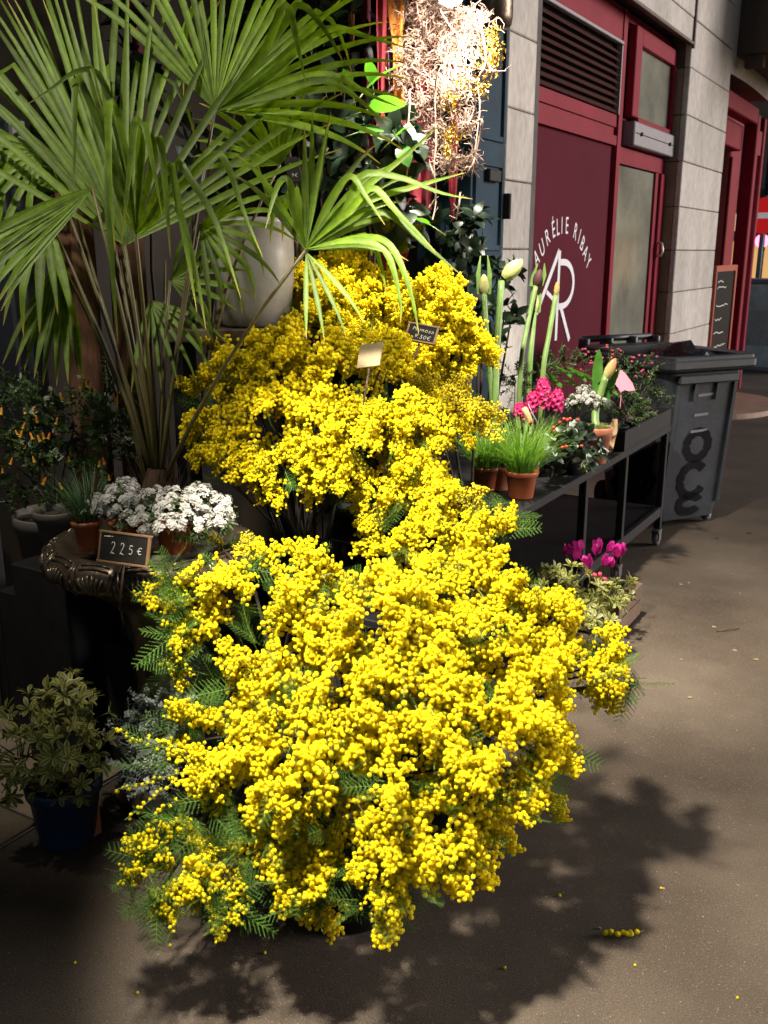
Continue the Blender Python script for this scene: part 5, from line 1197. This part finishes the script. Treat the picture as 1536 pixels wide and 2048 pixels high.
pot('pot', t, c, .045, .06, .10, M['clay']); blades('grass_blades', t, c+V((0, 0, .085)), 90, .20, .8, .0013, M['dkgrass'], .04)
# pruning tool / plant clip
k = MB(); a, b = W(1048, 815, t=3.95), W(1062, 848, t=3.95); k.tube([a, a.lerp(b, .3), b.lerp(a, .2), b], [.011, .014, .013, .008], 10); tool = None
t = thing('hand_trowel', 'small trowel with a pale wooden handle stuck among the table pots', 'trowel', b); M['palewood'] = mat('pale_turned_wood', (.52, .36, .18), .5, var=.15, scale=20); part('handle', k, M['palewood'], t)
k = MB(); k.tube([W(1056, 808, t=3.93), W(1082, 862, t=3.95)], [.002, .0035], 5); part('blade', k, M['steel'], t)
M['withered'] = mat('withered_petal', (.05, .012, .016), .7, var=.4)
# amaryllis stalks behind
for (pts, r_, lab, bud, bs) in (
    ([(985, 810, 4.2), (975, 700, 4.2), (968, 585, 4.2)], .0128, 'tall amaryllis with an upright closed green bud, leftmost of the stalks', (.075, .022, (968, 588), (968, 520)), 1),
    ([(990, 815, 4.15), (994, 700, 4.15), (1003, 562, 4.15)], .0155, 'thickest amaryllis stalk with a pale yellow bud leaning right', (.095, .032, (1008, 556), (1052, 512)), 0),
    ([(1042, 730, 4.5), (1055, 650, 4.5), (1072, 570, 4.5)], .012, 'amaryllis stalk with a withered dark bloom', (.07, .022, (1072, 572), (1082, 535)), 2),
    ([(1060, 730, 4.55), (1066, 660, 4.55), (1070, 600, 4.55)], .013, 'short amaryllis stalk with a green leaf tip next to the withered bloom', (.08, .016, (1070, 625), (1073, 575)), 1),
    ([(1086, 745, 4.45), (1098, 670, 4.45), (1112, 590, 4.45)], .0125, 'amaryllis stalk with a small orange tipped bud in front of the red panel', (.06, .014, (1112, 592), (1116, 560)), 3)):
    c = W(pts[0][0], pts[0][1], t=pts[0][2]); c = V((c.x, c.y, TZ+.001)); t = thing('amaryllis', lab, 'amaryllis', c, None); pot('pot', t, c, .04, .052, .10, M['blackpl'])
    k = MB(); k.tube(smooth([c+V((0, 0, .08))]+[W(a, b, t=d) for a, b, d in pts], 14), [r_]*8+[r_*.95]*7, 12); part('stalk', k, M['amstalk'], t)
    L_, br_, p0, p1 = bud; tt2 = pts[-1][2]; a, b = W(*p0, t=tt2), W(*p1, t=tt2-.03)
    k = MB(); budmesh(k, a, b-a, L_*1.15, br_); k.c = [(c_*2.4 if bs == 3 else c_*.6 if bs else 0) for c_ in k.c]; part('bud', k, M['ambud'] if bs != 2 else M['withered'], t)
    if bs in (1, 2):
        for sgn in (-1, 1):
            k = MB(); k.strip([a+rt*sgn*br_*.9, a.lerp(b, .6)+rt*sgn*br_*1.15, b+rt*sgn*br_*.7+ZV*.02], [.012, .010, .002], rt, .3, -fw); part('bract', k, M['amstalk'], t)
# camellia bush behind
CL = [leafmesh('leaf', rnd(.07, .085), rnd(.02, .025), M['dkleaf'], rnd(.3, .8)) for _ in range(4)]
c = W(960, 700, t=4.6); c = V((c.x, c.y, 0.02)); t = thing('camellia_bush', 'dark glossy camellia bush in front of the teal pilaster', 'shrub', c); pot('pot', t, c, .16, .20, .36, M['blackpl'])
cl = LB((930, 460, 4.6, .13), (960, 480, 4.5, .10), (900, 540, 4.6, .14), (970, 570, 4.5, .11), (1005, 540, 4.45, .05), (930, 620, 4.6, .14), (1010, 620, 4.5, .10), (1015, 680, 4.5, .08), (890, 450, 4.7, .10), (1025, 620, 4.5, .03))
for cc_, r_ in cl:
    k = MB(); k.tube([c+V((0, 0, .3)), (c+V((0, 0, .3))).lerp(cc_, .6), cc_], [.010, .007, .004], 5, False); part('branch', k, M['wood'], t)
rosettes(t, cl, 90, 1.0, (5, 7), CL)
# ficus like leafy plants behind the palm
FC = [leafmesh('leaf', rnd(.085, .11), rnd(.026, .034), M['dkleaf'], rnd(.2, .7)) for _ in range(4)]
for j, (lobes, lab, px, py, t_) in enumerate((
    (LB((640, 120, 3.75, .14), (590, 220, 3.8, .14), (680, 220, 3.7, .13), (620, 330, 3.8, .13), (700, 330, 3.7, .12), (560, 60, 3.9, .15), (700, 60, 3.8, .12)), 'broad leaved dark ficus behind the bright palm fan', 640, 500, 3.85),
    (LB((760, 250, 3.55, .09), (790, 330, 3.5, .09), (740, 400, 3.55, .10), (790, 440, 3.55, .09), (730, 310, 3.6, .1)), 'green ficus branches hanging in front of the orange and red cloths', 760, 520, 3.75),
    (LB((300, 80, 3.75, .16), (380, 180, 3.75, .15), (480, 120, 3.8, .15), (200, 150, 3.8, .15), (420, 320, 3.7, .12), (100, 320, 3.7, .13)), 'shadowed leafy plant behind the left palm leaves', 330, 600, 3.75))):
    c = W(px, py, t=t_); c = V((c.x, c.y, .02)); t = thing('ficus', lab, 'plant', c); pot('pot', t, c, .13, .17, .32, M['greypot'])
    for cc_, r_ in lobes:
        k = MB(); b0 = c+V((0, 0, .25)); k.tube([b0, b0.lerp(cc_, .6)+V((rnd(.04), rnd(.04), 0)), cc_], [.012, .008, .004], 6, False); part('branch', k, M['wood'], t)
    rosettes(t, lobes, 62, 1.0, (4, 6), FC)
    if j == 1:
        GL = [leafmesh('leaf', .11, .033, M['ltleaf'], .3), leafmesh('leaf', .09, .034, M['ltleaf'], .4)]
        for a, b, a2, b2 in ((728, 185, 785, 118), (735, 220, 805, 195), (715, 265, 770, 245), (790, 275, 822, 245), (800, 290, 820, 330), (745, 170, 740, 120), (860, 450, 830, 430), (700, 170, 690, 130)):
            p0, p1 = W(a, b, t=3.35), W(a2, b2, t=3.32); d = p1-p0; o = inst('rosette', VSM, t, p0, basis(d), 1.0); inst('leaf', GL[R.randint(0, 1)], o, V((0, 0, 0)), Matrix.Rotation(rnd(.6), 3, 'Z'), d.length/.1, True)
# ------------------------------------------------------------------ hanging cloths, twigs, gold foliage
def cloth(name, lab, px, py0, py1, t_, wd, m, sway=.02, grp='hanging cloth strips behind the plants'):
    a, b = W(px[0], py0, t=t_), W(px[1], py1, t=t_); a.z = max(a.z, 2.9); n = 22; k = MB(); vs = []; ph = rnd(3)
    for i in range(n+1):
        u = i/n; p = a.lerp(b, u); w_ = wd*(.75+.25*math.sin(u*5+ph)+.12*math.sin(u*17+ph))*(1 if u < .93 else .6)
        for j in range(7):
            x = (j/6-.5)*2; fold = .35*wd*math.sin(x*4.2+u*3+ph)+sway*math.sin(u*7+ph)
            vs.append(p+rt*(x*w_)+V((-rt.y, rt.x, 0))*fold)
    k.add(vs, [(i*7+j, i*7+j+1, (i+1)*7+j+1, (i+1)*7+j) for i in range(n) for j in range(6)])
    return solo(name, k, m, lab, 'cloth', True, grp)
for px, y0, y1, t_, wd, m, lab in (
    ((815, 812), 0, 480, 3.75, .075, 'redcloth', 'wide dark red cloth strip hanging below the lamp beside the orange strip'),
    ((850, 850), 0, 420, 3.78, .06, 'redcloth', 'dark red cloth strip hanging behind the gold foliage'),
    ((830, 845), 0, 330, 3.70, .030, 'redcloth', 'brightest red cloth strip just left of the glaring lamp'),
    ((795, 790), 60, 560, 3.85, .065, 'redcloth', 'long red cloth strip ending just above the rear mimosa'),
    ((905, 905), 120, 440, 3.85, .028, 'redcloth', 'short red cloth strip beside the teal pilaster'),
    ((730, 735), 0, 420, 3.95, .035, 'redcloth', 'red cloth strip seen between the ficus leaves'),
    ((560, 560), 0, 260, 4.0, .035, 'redcloth', 'red cloth strip seen through the large palm leaves'),
    ((275, 275), 0, 200, 4.0, .030, 'redcloth', 'red cloth strip far left behind the palm'),
    ((785, 800), 0, 260, 3.66, .032, 'orcloth', 'orange cloth strip hanging left of the red ones'),
    ((765, 770), 0, 200, 3.74, .022, 'orcloth', 'thin orange cloth strip beside the green ficus leaves'),
    ((700, 705), 0, 90, 3.9, .020, 'orcloth', 'short orange cloth strip at the top behind the palm'),
    ((778, 782), 180, 300, 3.72, .012, 'purple', 'narrow violet cloth strip among the ficus leaves'),
    ((765, 760), 470, 545, 3.8, .03, 'redcloth', 'dull crimson cloth end hanging low behind the palm tips')):
    cloth('cloth_strip', lab, px, y0, y1, t_, wd, M[m])
t = thing('dried_twigs', 'pale dried twig bundle glowing around the hanging lamp', 'dried twigs', W(890, 150, t=3.5))
for j, (px, py, t_, r_, n) in enumerate(((850, 50, 3.50, .10, 190), (905, 100, 3.48, .09, 190), (935, 50, 3.46, .09, 190), (880, 0, 3.5, .10, 190), (880, 180, 3.5, .08, 150), (825, 120, 3.52, .07, 100), (920, 180, 3.46, .07, 110), (800, 30, 3.56, .07, 90), (930, 250, 3.45, .05, 50), (870, 260, 3.5, .05, 70), (895, 320, 3.46, .05, 60), (840, 210, 3.5, .06, 80), (800, 160, 3.54, .05, 60), (940, 320, 3.46, .035, 40))):
    c = W(px, py, t=t_+.09); k = MB()
    for _ in range(int(n*1.35)):
        p = c+rv()*r_*rnd(.2, 1.2); d = (rv()+V((0, 0, -.35))).normalized()*.035; P = [p]
        for _ in range(4): d = (d+rv()*.018).normalized()*.016; P.append(P[-1]+d)
        k.tube(P, [.0022, .002, .0017, .0013, .0009], 3, False)
        q_ = P[2]; k.tube([q_, q_+rv()*.014], .0009, 3, False)
    part('twig_tuft', k, M['dry'], t, kind='stuff')
for pts in ([(955, 20), (968, 80), (972, 130), (955, 160), (960, 210), (955, 260), (950, 300)], [(905, 240), (880, 150), (870, 180), (872, 290), (868, 330), (872, 400), (865, 440)], [(945, 250), (965, 240), (955, 290), (945, 330), (935, 345)], [(820, 180), (818, 230), (812, 280), (815, 330), (812, 360)], [(920, 385), (918, 410), (912, 440)], [(935, 250), (950, 215), (948, 190)], [(860, 330), (868, 355), (872, 390), (858, 415)], [(880, 20), (905, 60), (940, 90), (985, 140)], [(930, 130), (970, 141), (1012, 142)]):
    P = smooth([W(a, b, t=3.38+rnd(.04)) for a, b in pts], 14); k = MB(); k.tube(P, [.0035]*8+[.0025]*7, 4, False)
    for p in P[1::2]: k.tube([p, p+rv()*.03], [.0018, .0008], 3, False)
    part('twig', k, M['dry'], t)
t = thing('gold_garland', 'shiny gold foil leaf garland hanging beside the teal pilaster', 'garland', W(920, 200, t=3.4))
for px, py, t_, r_, n in ((985, 85, 3.42, .05, 110), (975, 130, 3.42, .05, 110), (985, 60, 3.42, .03, 40), (930, 160, 3.36, .05, 100), (900, 200, 3.36, .045, 100), (905, 270, 3.36, .04, 90), (895, 300, 3.36, .025, 50), (960, 175, 3.4, .04, 70), (985, 110, 3.4, .04, 60)):
    c = W(px, py, t=t_); k = MB()
    for _ in range(n):
        p = c+rv()*r_*rnd(.2, 1.15); d = (rv()+V((0, 0, -.5))).normalized(); s = d.cross(rv()).normalized(); l = rnd(.012, .022); k.strip([p, p+d*l*.5, p+d*l], [.0008, .0032, .0004], s, .3, d.cross(s))
    part('foil_tuft', k, M['gold'], t, False, 'stuff')
# ------------------------------------------------------------------ crate with variegated plants and cyclamen
CX1, CY0, CY1 = -1.12, 3.86, 4.20
t = thing('wooden_crate', 'low raw wooden crate of plants on the pavement under the table edge', 'crate', V((-1.4, 4.0, 0)))
x0 = -1.66
k = MB(); k.rng((x0+.01, CY0+.01, .012), (CX1-.01, CY1-.01, .02)); part('base', k, M['crate'], t, False)
for z0, z1 in ((.012, .085), (.092, .165)):
    for a, b in (((CX1-.012, CY0, z0), (CX1, CY1, z1)), ((x0, CY0, z0), (x0+.012, CY1, z1)), ((x0+.013, CY0, z0), (CX1-.013, CY0+.012, z1)), ((x0+.013, CY1-.012, z0), (CX1-.013, CY1, z1))):
        k = MB(); k.rng(a, b, .002); part('slat', k, M['crate'], t, False)
for x in (x0+.013, CX1-.035):
    for y in (CY0+.013, CY1-.035): k = MB(); k.rng((x, y, .021), (x+.022, y+.022, .16)); part('corner_post', k, M['crate'], t, False)
c = V((-1.36, 3.95, .021)); t = thing('variegated_shrub', 'small variegated shrub with cream edged leaves spilling out of the wooden crate', 'shrub', c); pot('pot', t, c, .05, .065, .10, M['blackpl'])
rosettes(t, LB((1150, 1160, 3.9, .06), (1100, 1180, 3.8, .07), (1180, 1190, 4.0, .07), (1215, 1200, 4.0, .06), (1160, 1220, 3.9, .06), (1210, 1240, 3.9, .05), (1130, 1180, 3.95, .06), (1090, 1150, 3.95, .05), (1180, 1250, 3.85, .045), (1225, 1270, 3.85, .02), (1230, 1190, 4.1, .06), (1245, 1170, 4.15, .04), (1130, 1230, 3.8, .05)), 140, .9)
c = V((-1.22, 4.06, .021)); t = thing('cyclamen_pot', 'magenta cyclamen in the back of the wooden crate', 'cyclamen', c); pot('pot', t, c, .04, .055, .09, M['blackpl'])
def cyc():
    k = MB()
    for i in range(5):
        a = i*1.257; d = V((math.cos(a)*.45, math.sin(a)*.45, 1)).normalized(); s = V((-math.sin(a), math.cos(a), 0))
        k.strip([V((0, 0, 0)), d*.018+V((math.cos(a)*.006, math.sin(a)*.006, 0)), d*.034, d*.045], [.004, .012, .012, .003], s, .25, V((math.cos(a), math.sin(a), 0)))
    return k.mesh('flower', M['magenta'])
CY = cyc()
for px, py, t_ in ((1190, 1110, 4.1), (1215, 1105, 4.1), (1235, 1115, 4.08), (1205, 1130, 4.06), (1225, 1135, 4.06), (1180, 1135, 4.08), (1150, 1120, 4.2), (1130, 1110, 4.25), (1245, 1110, 4.1), (1200, 1100, 4.14), (1160, 1105, 4.2)):
    p = W(px, py, t=t_); k = MB(); k.tube([c+V((0, 0, .08)), c.lerp(p, .7)+V((0, 0, .03)), p], .0015, 4, False); st_ = part('stem', k, M['wood'], t)
    inst('flower', CY, st_, p-ORG[t.name], basis(ZV+rv()*.6, rnd(3)), rnd(1.0, 1.35), True)
CYL = leafmesh('leaf', .045, .02, M['dkleaf'], .6)
for _ in range(46): d = rv()*1.3; d.z = abs(d.z)*.6; inst('leaf', CYL, t, c+V((0, 0, .11))+d*.06, basis(d+V((0, 0, .1))), rnd(.8, 1.1))
k = MB()
for px, py in ((1178, 1145), (1190, 1150), (1200, 1148), (1210, 1158)):
    p = W(px, py, t=3.96); k.ico(p, .009, 1, .3); d = rv(); k.strip([p, p+d*.015, p+d*.022], [.002, .008, .002], d.cross(ZV).normalized(), .2, ZV)
solo('coral_flower', k, M['coral'], 'small coral red blossom between the crate leaves and the cyclamen', 'flower')
BLM = MB(); BLM.ico((0, 0, 0), 1, 1, .05, .3); BLM = BLM.mesh('fallen_blossom', M['ball'])
PLC = ['above the fallen sprig', 'below the front bucket', 'left below the leafy bunch', 'near the bottom left edge', 'in the dark shadow below the right bunch', 'just below the fallen sprig', 'near the bottom right corner', 'left of all below the blue pot', 'at the edge of the right shadow']
for bi_, (px, py) in enumerate(((1322, 1776), (530, 1905), (340, 1890), (275, 1985), (1010, 1935), (1270, 1930), (1475, 1995), (150, 1925), (1120, 1790))):
    p = W(px, py, z=.0035); o = bpy.data.objects.new('fallen_blossom', BLM); COL.objects.link(o); o.location = p; o.scale = (.0035, .0035, .0035)
    o['label'] = 'single yellow blossom on the pavement '+PLC[bi_]; o['category'] = 'blossom'; o['group'] = 'single blossoms fallen on the pavement'
# litter: pale gum spots and scraps on the pavement
where = {(1362, 1168): 'straight out from the crate, larger of two', (1378, 1165): 'straight out from the crate, smaller of two', (1463, 1148): 'further out from the crate than the pair', (1362, 1318): 'beside the tip of the right mimosa bunch', (1470, 1300): 'below the fallen twig', (1512, 1318): 'nearest the right edge below the twig', (1428, 1253): 'touching the left end of the twig', (1480, 1186): 'above the fallen twig', (1380, 1394): 'just past the mimosa tip towards the viewer', (1500, 1065): 'out in front of the bin, the larger one', (1435, 1075): 'right at the foot of the bin', (1327, 1776): 'above the fallen mimosa sprig', (1200, 1855): 'left of the fallen mimosa sprig', (1290, 1100): 'beside the table caster'}
for px, py, s_ in ((1362, 1168, .011), (1378, 1165, .006), (1463, 1148, .010), (1362, 1318, .008), (1470, 1300, .012), (1512, 1318, .012), (1428, 1253, .012), (1480, 1186, .006), (1380, 1394, .010), (1500, 1065, .02), (1435, 1075, .014), (1327, 1776, .006), (1200, 1855, .005), (1290, 1100, .008)):
    c = W(px, py, z=.0045); k = MB(); n = 9; a0 = rnd(3); k.add([c+V((math.cos(a0+6.283*i/n)*s_*rnd(.6, 1.1), math.sin(a0+6.283*i/n)*s_*rnd(.4, .9), 0)) for i in range(n)]+[c+V((math.cos(a0+6.283*i/n)*s_*.8, math.sin(a0+6.283*i/n)*s_*.6, -.003)) for i in range(n)], [tuple(range(n))]+[(i, (i+1) % n, n+(i+1) % n, n+i)[::-1] for i in range(n)])
    dark = px in (1500, 1435, 1290); solo('dry_leaf' if dark else 'paper_scrap', k, M['wood'] if dark else M['paper'] if s_ < .007 else M['slateback'], ('dark dry leaf scrap' if dark else 'pale flat scrap')+' on the pavement '+where[(px, py)], 'litter', False, 'scraps lying on the pavement')
